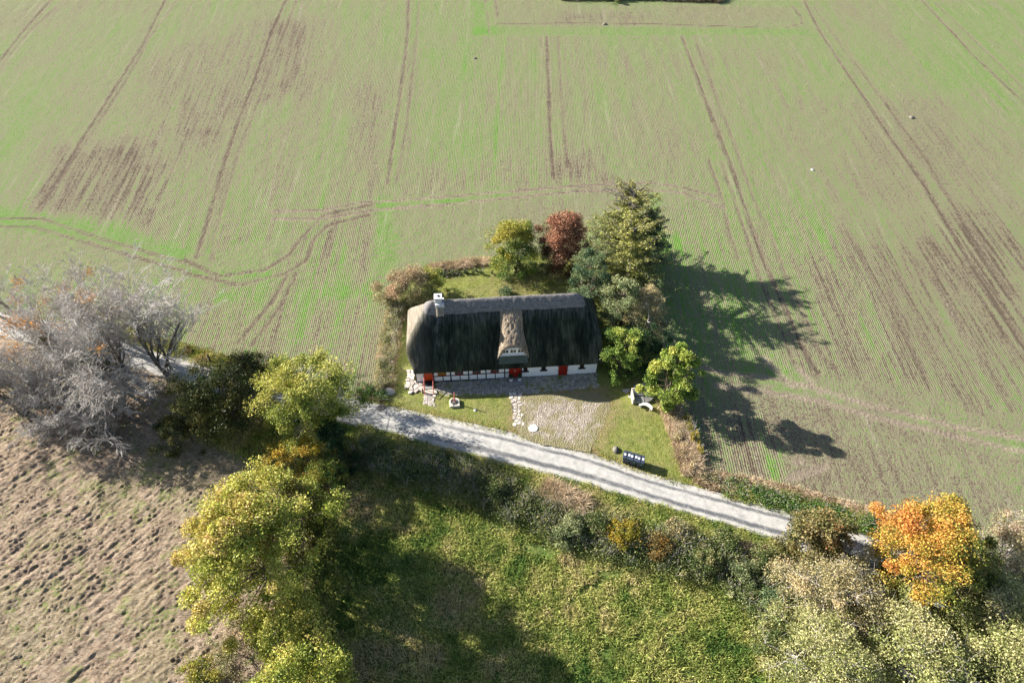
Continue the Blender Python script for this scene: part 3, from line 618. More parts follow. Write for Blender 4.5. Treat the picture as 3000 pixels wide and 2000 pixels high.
Ff = np.stack([fi[1:], fi[:-1], k+fi[:-1], k+fi[1:]], 1); Fg = np.stack([k+fi[1:], k+fi[:-1], k+dn+fi[:-1], k+dn+fi[1:]], 1)
dorm = mesh_np('dormer', Vf, [F, Ff, Fg], MAT['reed'], house, smooth=True); dorm['label'] = 'wide dormer covered in newer pale brown thatch'
fy = .04; zb = 3.28; zt = 4.20; hwid = 1.17; n = 24
arch = [(DX-hwid, zb)]+[(DX-hwid+2*hwid*i/n, zb+.12+(zt-zb-.12)*(1-abs(2*i/n-1)**3.2)) for i in range(n+1)]+[(DX+hwid, zb)]
kk = len(arch); wb = MB().add([(p[0], fy, p[1]) for p in arch]+[(p[0], fy+.25, p[1]) for p in arch], [tuple(range(kk))[::-1]]+[(i, (i+1) % kk, kk+(i+1) % kk, kk+i) for i in range(kk)])
wf = wb.build('window', MAT['wpaint'], dorm, label='white painted dormer window of six small panes')
pn = MB()
for i in range(3):
    for j in range(2):
        cx = DX-.69+.69*i+(j-.5)*.27; zz1 = 3.98 if (i == 1 or (i == 0) == (j == 1)) else 3.92
        pn.box(cx-.112, cx+.112, fy-.006, fy-.002, 3.58, zz1)
for k_ in range(1): pn.build('pane', MAT['darkglass'], wf)
MB().box(DX-hwid-.05, DX+hwid+.05, fy-.1, fy-.01, zb+.02, zb+.09).build('sill', MAT['wpaint'], wf)
a0 = .02; MB().add([(DX-1.3,fy-.02,zb),(DX+1.3,fy-.02,zb),(DX+1.35,-.36,roof_z(DX,-.36)+.06),(DX-1.35,-.36,roof_z(DX,-.36)+.06),(DX-1.3,fy-.02,zb-.3),(DX+1.3,fy-.02,zb-.3)], [(3,2,1,0),(0,1,5,4)]).build('apron', simple('lead_apron', (.07,.09,.08), .7, .3, 6, .2), dorm)
# chimney
cx = px2x(1300)-.02; c = MB(); c.box(cx-.30, cx+.30, 3.2, 3.8, 6.0, 7.62).box(cx-.36, cx+.36, 3.13, 3.87, 7.63, 7.82).box(cx-.33, cx+.33, 3.17, 3.83, 7.42, 7.5)
c.box(cx-.28, cx+.50, 3.0, 3.95, 6.0, 7.2)
ch = c.build('chimney', MAT['chim'], roof, bevel=.03)
MB().lathe([(.11, 7.821), (.11, 7.88), (.07, 7.882)], 12, (cx+.04, 3.5, 0)).build('flue', MAT['hole'], ch)
lad = MB()
for i in range(6): y0 = 3.0-.09*i; z0 = float(roof_z(cx, y0))+.22; lad.box(cx-.26, cx+.42, y0-.045, y0+.045, z0, z0+.05)
for s in (-.2, .36): lad.tube([(cx+s, 3.0, float(roof_z(cx, 3.0))+.19), (cx+s, 2.5, float(roof_z(cx, 2.5))+.19)], [.03, .03], 6)
lad.build('roof_ladder', MAT['slat'], roof)
# steps with rails at the left door
st = empty('entrance_steps', (HX, HY, 0), HR, 'black steps with faded red handrails below the orange red door', 'steps')
x0, x1 = px2x(1243.5), px2x(1267.5)
MB().box(x0, x1, -.55, -.052, .05, .40).build('step', MAT['plinth'], st); MB().box(x0, x1, -.95, -.552, .05, .27).build('step', MAT['slab'], st)
MB().prism([(x0-.35,-1.15),(x0-.15,-.953),(x1+.2,-.953),(x1+.35,-1.45),(x0+.1,-1.5)], .06, .22).build('landing', MAT['paleslab'], st)
MB().prism([(x0+.05,-1.85),(x0+.05,-1.52),(x1+.25,-1.52),(x1+.2,-1.8)], .06, .14).build('step', MAT['paleslab'], st)
for xx, nm in ((x0-.02, 0), (x1+.03, 1)):
    r = MB(); r.tube([(xx,-.1,1.35),(xx,-.98,1.02),(xx,-1.5,.85)], [.035]*3, 8).tube([(xx,-.12,.35),(xx,-.12,1.36)], [.035]*2, 8).tube([(xx,-.98,.1),(xx,-.98,1.04)], [.035]*2, 8).tube([(xx,-1.5,.05),(xx,-1.5,.86)], [.035]*2, 8)
    r.build('handrail', MAT['pink'], st)
# boot scraper corner post
xx = x0-.2
o = MB().tube([(xx,-1.25,.05),(xx,-1.25,.62)], [.09,.08], 8).build('gatepost', MAT['wood']); o.parent = st; o.name = 'newel_post'
# ------------------------------------------------------------------ vegetation builders
def rdir(n, r): 
    v = r.normal(size=(n, 3)); return v/np.linalg.norm(v, axis=1)[:, None]
def leaf_mesh(name, C, size, mat, parent, hue, r, up=.6, elong=1.7, droop=0.0):
    n = len(C); nv = rdir(n, r)+[0, 0, up]; nv /= np.linalg.norm(nv, axis=1)[:, None]
    t = rdir(n, r); t[:, 2] -= droop; a = t-(t*nv).sum(1)[:, None]*nv; a /= np.linalg.norm(a, axis=1)[:, None]+1e-9; b = np.cross(nv, a)
    s = size*r.uniform(.6, 1.35, n)[:, None]; w = s/elong
    V = np.stack([C-a*s*.5, C+b*w*.5+nv*s*.08, C+a*s*.5, C-b*w*.5+nv*s*.08], 1).reshape(-1, 3)
    F = np.arange(n*4).reshape(n, 4); rnd = r.random(n)
    return mesh_np(name, V, F, mat, parent, attrs=dict(hue=np.repeat(np.clip(hue, 0, 1), 4), rnd=np.repeat(rnd, 4)))
def prisms(P0, P1, R0, R1, k=3):
    """k-sided tapered sticks"""
    P0 = np.asarray(P0, float); P1 = np.asarray(P1, float); d = P1-P0; d /= np.linalg.norm(d, axis=1)[:, None]+1e-9
    ref = np.where(np.abs(d[:, 2:3]) < .9, np.array([[0, 0, 1.]]), np.array([[1., 0, 0]])); a = np.cross(d, ref); a /= np.linalg.norm(a, axis=1)[:, None]+1e-9; b = np.cross(d, a)
    ang = np.arange(k)*2*np.pi/k; ring = (np.cos(ang)[None, :, None]*a[:, None]+np.sin(ang)[None, :, None]*b[:, None])
    V = np.concatenate([P0[:, None]+ring*np.asarray(R0)[:, None, None], P1[:, None]+ring*np.asarray(R1)[:, None, None]], 1)
    m = len(P0); base = np.arange(m)[:, None, None]*2*k; j = np.arange(k); q = np.stack([j, (j+1) % k, (j+1) % k+k, j+k], 1)[None]
    return V.reshape(-1, 3), (base+q).reshape(-1, 4)
def loc(px, py): x, y = W(px, py); return float(x), float(y), float(T(x, y))
def crown_pts(n, h, r, cb, rs, seed, shape):
    """clump centres through an uneven crown volume"""
    out = []
    while len(out) < n:
        d = rs.normal(size=3); d /= np.linalg.norm(d)
        if d[2] < -.55: continue
        k = .86+.42*(-.5+2*fbm(np.array([d[0]*2.2+seed]), np.array([d[1]*2.2+d[2]*1.7]), 2, seed)[0]-.5)
        rad = rs.random()**(.38)*k*1.14
        z = (h+cb)/2+d[2]*rad*(h-cb)/2; f = 1.0
        if shape == 'full':
            t = rs.random()**.85; a = math.atan2(d[1], d[0]); k2 = .48+.95*fbm(np.array([math.cos(a)*1.6+seed]), np.array([math.sin(a)*1.6+t*2.2]), 2, seed)[0]
            pr = math.sqrt(max(0, 1-(max(t-.3, 0)/.72)**2))*(.72+.28*min(t/.3, 1)); q = r*k2*pr*rs.random()**.42*rs.uniform(.9, 1.06); out.append((math.cos(a)*q, math.sin(a)*q, max(cb+(h-cb)*t, .25))); continue
        out.append((d[0]*rad*r*f, d[1]*rad*r*f, max(z, .25)))
    return np.array(out)
def tree(name, label, cat, px, py, h, r, cb, mat, bark, nleaf=12000, size=.17, clumps=70, cr=.75, seed=1, group=None, hue=None, trunk_r=.16, shape='full', at=None, up=.6, elong=1.7, stretch=(1, 1), twigs=0, vis='crown', droop=0, branch=True, flat=.66, cc=False):
    rs = np.random.default_rng(seed); x, y, z = loc(px, py) if at is None else at
    if cc: x, y = (float(v) for v in G0(px, py, (h+cb)/2-.3)); z = float(T(x, y))
    nleaf = int(nleaf*2.0); size *= .86; clumps = int(clumps*1.3)
    root = empty(name, (x, y, z), 0, label, cat, group)
    CP_ = crown_pts(clumps, h, r, cb, rs, seed, shape); CP_[:, 0] *= stretch[0]; CP_[:, 1] *= stretch[1]
    w = rs.uniform(.35, 1.5, clumps); w /= w.sum(); ci = rs.choice(clumps, nleaf, p=w)
    g = rs.normal(size=(nleaf, 3)); g /= np.linalg.norm(g, axis=1)[:, None]; g *= (rs.random(nleaf)**.55)[:, None]
    ccr = cr*1.12*rs.uniform(.55, 1.35, clumps)
    L = CP_[ci]+g*ccr[ci][:, None]*[1, 1, flat]; L[:, 2] = np.maximum(L[:, 2], .06)
    ch = rs.uniform(-.3, .3, clumps)
    hv = .46+ch[ci]+rs.normal(0, .15, nleaf)
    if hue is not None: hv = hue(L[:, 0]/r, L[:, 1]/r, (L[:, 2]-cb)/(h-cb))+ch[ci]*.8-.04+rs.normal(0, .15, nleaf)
    leaf_mesh(vis, L, size, mat, root, hv, rs, up, elong, droop)
    P0, P1, R0, R1 = [], [], [], []
    def limb(pts, r0, r1):
        m = len(pts)-1
        for i in range(m): P0.append(pts[i]); P1.append(pts[i+1]); R0.append(r0+(r1-r0)*i/m); R1.append(r0+(r1-r0)*(i+1)/m)
    fork = max(cb*.9, .3); nl = rs.integers(4, 6) if vis == 'crown' else 5
    heads = []
    for i in range(nl):
        a = 2*math.pi*(i+rs.random()*.6)/nl; q = rs.uniform(.3, .55)
        e = np.array([math.cos(a)*r*q, math.sin(a)*r*q, fork+(h-fork)*rs.uniform(.45, .7)]); heads.append(e)
    heads.append(np.array([0, 0, fork+(h-fork)*.75]))
    lean = np.array([rs.normal()*.12, rs.normal()*.12, fork])
    limb([np.array([0, 0, -.25]), np.array([lean[0]*.4, lean[1]*.4, fork*.5]), lean], trunk_r, trunk_r*.8)
    for e in heads:
        mid = (lean+e)/2+rs.normal(size=3)*.12*r; mid[2] += .1*h*rs.random(); limb([lean, mid, e], trunk_r*.6, trunk_r*.22)
    nodes = np.array([lean*(1-t)+e*t for e in heads for t in (.45, .7, 1.0)])
    if branch:
        for c in CP_:
            dd = np.linalg.norm(nodes-c, axis=1)+np.maximum(0, nodes[:, 2]-c[2]); nnode = nodes[np.argmin(dd)]
            mid = (nnode+c)/2+rs.normal(size=3)*.15; limb([nnode, mid, c], trunk_r*.2, .012)
            for _ in range(2+twigs): e = c+rs.normal(size=3)*cr*(.55+.1*(twigs > 0))*[1, 1, .8]; limb([c, e], .013, .005)
    V, F = prisms(P0, P1, R0, R1, 5)
    mesh_np('trunk' if vis == 'crown' else 'stem', V, F, bark, root, smooth=True)
    return root
def shrub(label, px, py, h, r, mat, seed, nleaf=3500, size=.15, group=None, bark=None, name='shrub', cat='shrub', **k):
    return tree(name, label, cat, px, py, h, r, k.pop('cb', .1), mat, bark or MAT['dkbark'], nleaf, size, k.pop('clumps', 30), k.pop('cr', .45), seed, group, trunk_r=.05, vis='foliage', **k)
def bare_tree(label, px, py, h, r, seed, group=None, bark=None, lean=(0, 0), leafy=0, leafmat=None, levels=5, name='bare_tree', stems=3, twig=.017, droop=.0, n1=8, ivy=0, wide=.64):
    rs = np.random.default_rng(seed); x, y, z = loc(px, py); root = empty(name, (x, y, z), 0, label, 'tree', group)
    P0, P1, R0, R1 = [], [], [], []; tips = []
    segs = []
    cur = []
    for i in range(stems):
        a = rs.uniform(0, 2*math.pi); t = rs.uniform(.12, .38); d = np.array([math.cos(a)*t+lean[0], math.sin(a)*t+lean[1], 1.0]); d /= np.linalg.norm(d)
        cur.append((np.array([rs.normal()*.25, rs.normal()*.25, -.2]), d, h*rs.uniform(.30, .42), .17*rs.uniform(.7, 1.1)))
    arr = [np.array([c[j] for c in cur]) for j in range(4)]
    scale = [1, .78, .62, .55, .55, .6]; nch = [0, n1, 6, 6, 5, 4]
    for lv in range(levels):
        p, d, L, R = arr; n = len(p); ns = 3 if lv < 3 else 2; pts = [p]; dirs = [d]
        for s in range(ns):
            dn = dirs[-1]+rs.normal(size=(n, 3))*(.16+.05*lv); dn[:, 2] += (.10 if lv < 3 else -droop)
            dn /= np.linalg.norm(dn, axis=1)[:, None]; dirs.append(dn); pts.append(pts[-1]+dn*(L/ns)[:, None])
            a = s/ns; b = (s+1)/ns; P0.append(pts[-2]); P1.append(pts[-1]); R0.append(np.maximum(R*(1-a*.5), twig)); R1.append(np.maximum(R*(1-b*.5), twig*.6))
        if lv == levels-1: tips.append(pts[-1]); break
        k = nch[lv+1]; t = np.linspace(.30, 1.0, k)[None]+rs.uniform(-.06, .06, (n, k)); t = np.clip(t, .1, 1)
        seg = np.minimum((t*ns).astype(int), ns-1); fr_ = t*ns-seg; PT = np.stack(pts, 1); DT = np.stack(dirs, 1)
        ii = np.arange(n)[:, None]; q = PT[ii, seg]*(1-fr_)[..., None]+PT[ii, seg+1]*fr_[..., None]; dd = DT[ii, seg+1]
        rd = rs.normal(size=(n, k, 3)); rd -= (rd*dd).sum(-1, keepdims=True)*dd; rd /= np.linalg.norm(rd, axis=-1, keepdims=True)
        ang = rs.uniform(.35, 1.0, (n, k))[..., None]*wide*1.2; nd = dd*np.cos(ang)+rd*np.sin(ang); 
        LL = (L[:, None]*scale[lv+1]*rs.uniform(.55, 1.1, (n, k))*(1.1-.35*t)); RR = R[:, None]*(1-t*.45)*.48
        q = q.reshape(-1, 3); nd = nd.reshape(-1, 3); nd[:, 2] += .12 if lv < 2 else 0; nd /= np.linalg.norm(nd, axis=1)[:, None]
        m = q[:, 2]+nd[:, 2]*LL.ravel() > .25; arr = [q[m], nd[m], LL.ravel()[m], np.maximum(RR.ravel(), twig)[m]]
    P0 = np.concatenate(P0); P1 = np.concatenate(P1); R0 = np.concatenate(R0); R1 = np.concatenate(R1)
    # fit to the wanted spread and height
    hz = np.percentile(P1[:, 2], 99.7); hr = np.percentile(np.hypot(P1[:, 0]-lean[0]*h*.5, P1[:, 1]-lean[1]*h*.5), 99)
    sc = np.array([r/hr, r/hr, h/hz]); P0 = P0*sc; P1 = P1*sc
    P0[:, 2] = np.maximum(P0[:, 2], -.1); P1[:, 2] = np.maximum(P1[:, 2], .05)
    thick = np.maximum(R0, R1) > .05
    V, F = prisms(P0[thick], P1[thick], R0[thick], R1[thick], 6); mesh_np('trunk', V, F, MAT['greybark'], root, smooth=True)
    V, F = prisms(P0[~thick], P1[~thick], R0[~thick], R1[~thick], 3); mesh_np('branches', V, F, bark or MAT['palebark'], root)
    tp = P1[~thick]
    if leafy:
        low = tp if leafmat is None else tp
        c = tp[rs.integers(0, len(tp), max(3, leafy//90))]; ci = rs.integers(0, len(c), leafy); L = c[ci]+rs.normal(size=(leafy, 3))*.28
        leaf_mesh('crown', L, .15, leafmat, root, rs.random(leafy), rs)
    if ivy:
        c = P1[thick]; ci = rs.integers(0, len(c), ivy); L = c[ci]+rs.normal(size=(ivy, 3))*.5
        leaf_mesh('ivy', L, .14, LM['ivy'], root, rs.random(ivy), rs)
    return root
def blades(name, P, h, w, mat, hue, seed, per=7, spread=.18, kind=None, label=None, cat=None, lean=.5, parent=None, curl=.35, group=None):
    """grass tufts: P (n,3) tuft bases"""
    r = np.random.default_rng(seed); n = len(P)*per; B = np.repeat(P, per, 0).astype(float); hv = np.repeat(hue, per)+r.normal(0, .08, n)
    B[:, :2] += r.normal(size=(n, 2))*spread; hh = np.repeat(np.broadcast_to(h, len(P)), per)*r.uniform(.5, 1.15, n)
    a = r.uniform(0, 2*np.pi, n); d = np.stack([np.cos(a), np.sin(a), np.zeros(n)], 1); ln = r.uniform(.15, 1, n)*lean
    side = np.stack([-np.sin(a+r.normal(size=n)), np.cos(a+r.normal(size=n)), np.zeros(n)], 1)*w*.5
    mid = B+d*(hh*ln*.45)[:, None]+np.array([0, 0, 1])*(hh*.62)[:, None]; tip = B+d*(hh*ln*(1+curl))[:, None]+np.array([0, 0, 1])*(hh*(1-.3*ln))[:, None]
    V = np.stack([B-side, B+side, mid+side*.8, mid-side*.8, tip], 1).reshape(-1, 3); k = np.arange(n)[:, None]*5
    o = mesh_np(name, V, [k+np.array([[0, 1, 2, 3]]), k+np.array([[3, 2, 4]])], mat, parent, attrs=dict(hue=np.repeat(np.clip(hv, 0, 1), 5), rnd=np.repeat(r.random(n), 5)))
    return tag(o, label, cat, group, kind)
LM = dict(
    yg=leafm('yellow_green_leaves', [(.09,.15,.025), (.22,.28,.05), (.44,.45,.10), (.62,.54,.14)]),
    big=leafm('ash_leaves', [(.08,.13,.02), (.22,.28,.04), (.45,.47,.09), (.64,.58,.15), (.50,.34,.15)]),
    olive=leafm('olive_leaves', [(.02,.04,.014), (.05,.075,.02), (.13,.13,.03), (.22,.17,.05)]),
    dark=leafm('dark_leaves', [(.010,.035,.016), (.02,.06,.02), (.045,.10,.028)]),
    yel=leafm('yellow_leaves', [(.10,.14,.02), (.25,.24,.03), (.40,.30,.035), (.50,.33,.05)]),
    copper=leafm('copper_leaves', [(.05,.055,.025), (.17,.085,.05), (.38,.19,.12), (.48,.21,.11)], .25),
    mixgreen=leafm('green_yellow_leaves', [(.035,.10,.025), (.10,.19,.04), (.34,.34,.06), (.55,.45,.08)]),
    larch=leafm('larch_needles', [(.045,.085,.03), (.14,.18,.05), (.33,.34,.09), (.48,.44,.16)], .2),
    blue=leafm('blue_green_leaves', [(.03,.075,.04), (.08,.15,.075), (.18,.25,.12), (.33,.33,.12)]),
    grey=leafm('grey_green_leaves', [(.05,.08,.035), (.17,.22,.09), (.36,.40,.2), (.48,.44,.2)]),
    beige=leafm('dry_beige_leaves', [(.12,.14,.06), (.31,.29,.14), (.50,.42,.22), (.60,.45,.24)]),
    chest=leafm('broad_leaves', [(.06,.13,.025), (.19,.29,.05), (.42,.48,.10), (.62,.56,.14)]),
    orange=leafm('orange_leaves', [(.05,.085,.02), (.19,.23,.045), (.48,.39,.07), (.64,.36,.08), (.62,.26,.07)], .3),
    oak=leafm('oak_leaves', [(.05,.075,.025), (.15,.15,.05), (.33,.27,.11), (.36,.14,.05)]),
    pale=leafm('pale_willow_leaves', [(.07,.11,.03), (.23,.27,.085), (.43,.43,.17), (.58,.52,.28)]),
    pink=leafm('pinkish_leaves', [(.09,.13,.04), (.27,.27,.12), (.46,.38,.23), (.52,.31,.21)]),
    dull=leafm('dull_scrub_leaves', [(.03,.065,.02), (.11,.16,.045), (.28,.29,.11), (.44,.37,.19)]),
    ivy=leafm('ivy_leaves', [(.03,.06,.02), (.07,.10,.03), (.14,.13,.05)]),
    herb=leafm('verge_herb_leaves', [(.03,.09,.02), (.07,.17,.03), (.16,.24,.06), (.30,.28,.12)]),
    rust=leafm('last_orange_leaves', [(.45,.22,.06), (.65,.32,.08)]),
    grass=leafm('meadow_grass', [(.035,.10,.028), (.13,.22,.05), (.34,.385,.10), (.55,.52,.20), (.56,.47,.27)], .35, .7, .1),
    turf=leafm('lawn_grass', [(.09,.15,.025), (.27,.31,.06), (.45,.43,.11), (.55,.48,.2)], .3, .7, .1),
    straw=leafm('straw_grass', [(.20,.16,.08), (.42,.32,.20), (.62,.49,.34), (.70,.58,.44)], .3, .8, .1),
)
# ------------------------------------------------------------------ trees and shrubs
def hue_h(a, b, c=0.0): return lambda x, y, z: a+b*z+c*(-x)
# bare trees along the lane, left
GB = 'bare grey trees beside the lane'
bare_tree('largest bare grey tree with thick leaning trunks, in the middle of the leafless clump', 395, 1120, 12.0, 8.2, 11, GB, lean=(-.12, 0), leafy=900, leafmat=LM['rust'], stems=4, ivy=1600)
bare_tree('tall bare tree with slim upright stems at the right end of the leafless clump', 490, 1110, 11.5, 6.8, 12, GB, stems=4, wide=.6, ivy=400)
bare_tree('bare grey tree leaning left over the lane with some orange leaves in its top', 215, 1070, 12.0, 8.0, 13, GB, lean=(-.18, .05), leafy=1500, leafmat=LM['rust'], stems=3, ivy=1600)
bare_tree('bare tree at the left picture edge south of the lane, tangled grey twigs', 20, 1120, 12.0, 7.6, 14, GB, stems=3, leafy=700, leafmat=LM['rust'], ivy=1500)
bare_tree('pale bare tree on the far side of the lane at the left picture edge', 50, 925, 9.5, 5.4, 15, GB, stems=2, leafy=500, leafmat=LM['rust'])
bare_tree('low bare tree with drooping pale twigs at the front of the leafless clump', 350, 1215, 7.5, 6.2, 16, GB, droop=.25, stems=4)
bare_tree('low spreading bare tree between the large leaning tree and the pasture', 180, 1180, 8, 6.5, 17, GB, droop=.2, stems=4, ivy=500)
bare_tree('slender bare tree behind the largest leaning one with a pale twiggy crown', 330, 1020, 10, 5.2, 18, GB, stems=3, wide=.6, leafy=400, leafmat=LM['rust'])
bare_tree('small dark leafless sapling among the olive tree tops', 715, 1125, 3.6, 1.8, 19, GB, stems=2, levels=4, bark=MAT['dkbark'])
# leafy trees left of the house
tree('olive_tree', 'dark olive green tree over the lane, right of the bare trees', 'tree', 640, 1165, 7.0, 4.4, 1.0, LM['olive'], MAT['dkbark'], 15000, .17, 85, .8, 21, trunk_r=.18, flat=.6, stretch=(1.15, .9), cc=True)
tree('olive_tree', 'small brownish olive tree on the field side of the lane above the dark olive one', 'tree', 745, 1130, 3.8, 2.6, .6, LM['olive'], MAT['dkbark'], 5500, .15, 34, .7, 22, trunk_r=.1)
bare_tree('lowest drooping bare tree hanging over the pasture edge in front of the leafless clump', 290, 1270, 5.6, 5.6, 161, GB, droop=.3, stems=5)
bare_tree('bare thicket tree at the left picture edge, low and close to the pasture', 70, 1190, 6.5, 5.4, 162, GB, droop=.2, stems=4, ivy=900)
tree('olive_tree', 'dark understorey tree squeezed against the right side of the biggest yellow green tree', 'tree', 880, 1520, 7.2, 2.8, .5, LM['olive'], MAT['dkbark'], 12000, .15, 60, .65, 163, cc=True, hue=hue_h(.5, .3))
shrub('dark undergrowth bush beneath the olive tree at the pasture edge', 540, 1255, 3.2, 2.6, LM['olive'], 23, 5000, cc=True)
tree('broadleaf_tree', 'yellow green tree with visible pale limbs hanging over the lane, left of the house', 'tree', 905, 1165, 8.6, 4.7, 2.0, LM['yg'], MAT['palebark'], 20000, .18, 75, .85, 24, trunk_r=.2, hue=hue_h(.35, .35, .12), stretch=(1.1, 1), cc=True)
shrub('very dark green bush beside the lane below the yellow green tree', 985, 1300, 5.0, 2.9, LM['dark'], 25, 9000, .13, cc=True)
shrub('golden yellow leafy bush behind the top of the big yellow green tree', 868, 1355, 5.8, 2.6, LM['yel'], 26, 5500, .14, hue=hue_h(.4, .4), cc=True)
shrub('green loose bush right of the golden yellow one', 950, 1395, 3.8, 1.8, LM['mixgreen'], 27, 3800, .13, cc=True)
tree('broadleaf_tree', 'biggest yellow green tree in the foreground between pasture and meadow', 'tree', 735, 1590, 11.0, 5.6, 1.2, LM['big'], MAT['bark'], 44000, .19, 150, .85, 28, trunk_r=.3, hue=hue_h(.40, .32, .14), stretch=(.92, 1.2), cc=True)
tree('broadleaf_tree', 'smaller yellow tipped tree just below the biggest yellow green tree', 'tree', 850, 1850, 5.6, 2.5, .5, LM['yg'], MAT['bark'], 13000, .16, 62, .62, 29, trunk_r=.14, hue=hue_h(.25, .5), cc=True)
shrub('sparse reddish green bush on the pasture at the foot of the foreground trees', 690, 1900, 2.2, 2.2, LM['pink'], 30, 2600, .13, cr=.5, cc=True)
shrub('pale green low bush among pasture clods left of the smaller foreground tree', 590, 1985, 1.2, 1.7, LM['mixgreen'], 31, 2200, .12, hue=hue_h(.5, .3))
tree('broadleaf_tree', 'foreground tree mostly below the picture edge with green brown leaves', 'tree', 860, 2060, 8.0, 3.8, .8, LM['big'], MAT['bark'], 16000, .18, 70, .8, 32, trunk_r=.2, cc=True)
# garden trees behind and beside the house
tree('broadleaf_tree', 'round green and yellow tree at the back left of the garden', 'tree', 1508, 800, 6.4, 3.0, .3, LM['mixgreen'], MAT['bark'], 16000, .16, 65, .8, 33, hue=hue_h(.25, .45, .22))
tree('copper_tree', 'copper brown leaved tree behind the house', 'tree', 1640, 800, 7.3, 2.9, .8, LM['copper'], MAT['bark'], 16000, .17, 62, .8, 34, hue=hue_h(.2, .5))
shrub('grey green bush in the shade at the foot of the copper tree', 1600, 815, 2.6, 2.0, LM['grey'], 35, 2400, .13)
tree('blue_green_tree', 'bluish green tree in front of the tall yellow green conifer', 'tree', 1712, 905, 7.4, 2.7, .3, LM['blue'], MAT['bark'], 11000, .15, 60, .52, 36, hue=hue_h(.3, .3, .1), stretch=(.85, 1.25))
def conifer(label, px, py, h, r, seed, mat, dead=True):
    rs = np.random.default_rng(seed); x, y, z = loc(px, py); root = empty('conifer', (x, y, z), 0, label, 'tree')
    P0, P1, R0, R1 = [], [], [], []; LP, LH = [], []
    zs = np.linspace(0, h, 9); 
    for a, b in zip(zs[:-1], zs[1:]): P0.append([0, 0, a-.2*(a == 0)]); P1.append([0, 0, b]); R0.append(.2*(1-a/h)+.02); R1.append(.2*(1-b/h)+.02)
    nb = 150
    for i in range(nb):
        t = (i+.5)/nb; zz = .5+t*(h-.6); a = rs.uniform(0, 2*math.pi); L = r*(1.05-t**2.3*.66)*rs.uniform(.35, 1.2)*(.75+.5*fbm(np.array([a*1.1]), np.array([t*4.]), 2, seed)[0])
        d = np.array([math.cos(a), math.sin(a), .45 if t > .5 else .2]); p = np.array([0, 0, zz]); n = 7; step = L/n
        isdead = dead and t > .80 and rs.random() < .45
        for s in range(n):
            d2 = d+np.array([0, 0, .06-.03*s]); q = p+d2*step+rs.normal(size=3)*.05; P0.append(p); P1.append(q); rr = .05*(1-s/n)+.012; R0.append(rr); R1.append(rr*.8)
            if isdead:
                for _ in range(3): e = q+rs.normal(size=3)*.4; P0.append(q); P1.append(e); R0.append(.02); R1.append(.01)
            elif s >= 1:
                m = int(34*(1-.3*t)); side = np.array([-math.sin(a), math.cos(a), 0]); wdt = .5*(1-.55*s/n)*(1+.4*(1-t))
                for c in (rs.random((m, 2))*2-1):
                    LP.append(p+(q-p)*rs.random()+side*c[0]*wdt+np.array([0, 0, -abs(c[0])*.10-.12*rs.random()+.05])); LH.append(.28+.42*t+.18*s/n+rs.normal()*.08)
            p = q
    leaf_mesh('crown', np.array(LP), .22, mat, root, np.array(LH), rs, .9, 2.8, .2)
    V, F = prisms(P0, P1, R0, R1, 5); mesh_np('trunk', V, F, MAT['greybark'], root, smooth=True)
    return root
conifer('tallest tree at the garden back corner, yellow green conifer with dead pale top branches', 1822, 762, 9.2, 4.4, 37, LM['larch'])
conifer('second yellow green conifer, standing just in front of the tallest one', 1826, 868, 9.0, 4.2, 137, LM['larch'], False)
conifer('shorter dark green conifer leaning out on the field side of the tallest one', 1885, 780, 6.8, 2.5, 38, LM['blue'], False)
tree('broadleaf_tree', 'grey green tree close to the back right corner of the thatched roof', 'tree', 1805, 985, 7.3, 2.6, .3, LM['grey'], MAT['bark'], 12000, .14, 60, .5, 39, hue=hue_h(.3, .3, .1))
tree('broadleaf_tree', 'small tree with dry beige leaves on the field edge right of the grey green one', 'tree', 1878, 990, 6.3, 2.6, .3, LM['beige'], MAT['palebark'], 8500, .13, 48, .5, 40, twigs=4, hue=hue_h(.25, .4))
tree('broadleaf_tree', 'narrow mid green tree by the right gable end of the house', 'tree', 1818, 1100, 5.6, 2.5, .4, LM['chest'], MAT['bark'], 8500, .17, 48, .5, 41, hue=hue_h(.12, .4))
shrub('dark green bush on the field edge behind the broad leaved tree', 1888, 1080, 5.2, 2.5, LM['dark'], 42, 6000, .14)
shrub('pale green bush filling the gap beneath the dry beige tree', 1850, 1045, 3.8, 2.2, LM['blue'], 45, 5000, .13, hue=hue_h(.3, .4))
tree('broadleaf_tree', 'bright broad leaved tree beside the stone seat at the garden right side', 'tree', 1952, 1182, 7.2, 2.2, 1.0, LM['chest'], MAT['bark'], 11000, .22, 42, .52, 43, hue=hue_h(.3, .35, .1), stretch=(1.1, .9), trunk_r=.14)
shrub('small bushy green plant beneath the dark gap at the right gable', 1790, 1060, 2.6, 1.5, LM['mixgreen'], 44, 2200, .13)
# left hedge corner
shrub('large pinkish and cream leaved shrub at the back left corner of the garden', 1205, 890, 4.2, 3.0, LM['pink'], 51, 18000, .14, cr=.8, hue=hue_h(.25, .5, .15), stretch=(1.1, .9))
shrub('yellow green arching shrub right of the pinkish one, behind the chimney', 1270, 868, 3.4, 1.9, LM['yg'], 52, 3600, .13, hue=hue_h(.25, .4))
shrub('small round blue green bush on the back lawn behind the roof ridge', 1482, 868, 1.1, .75, LM['blue'], 53, 1600, .11)
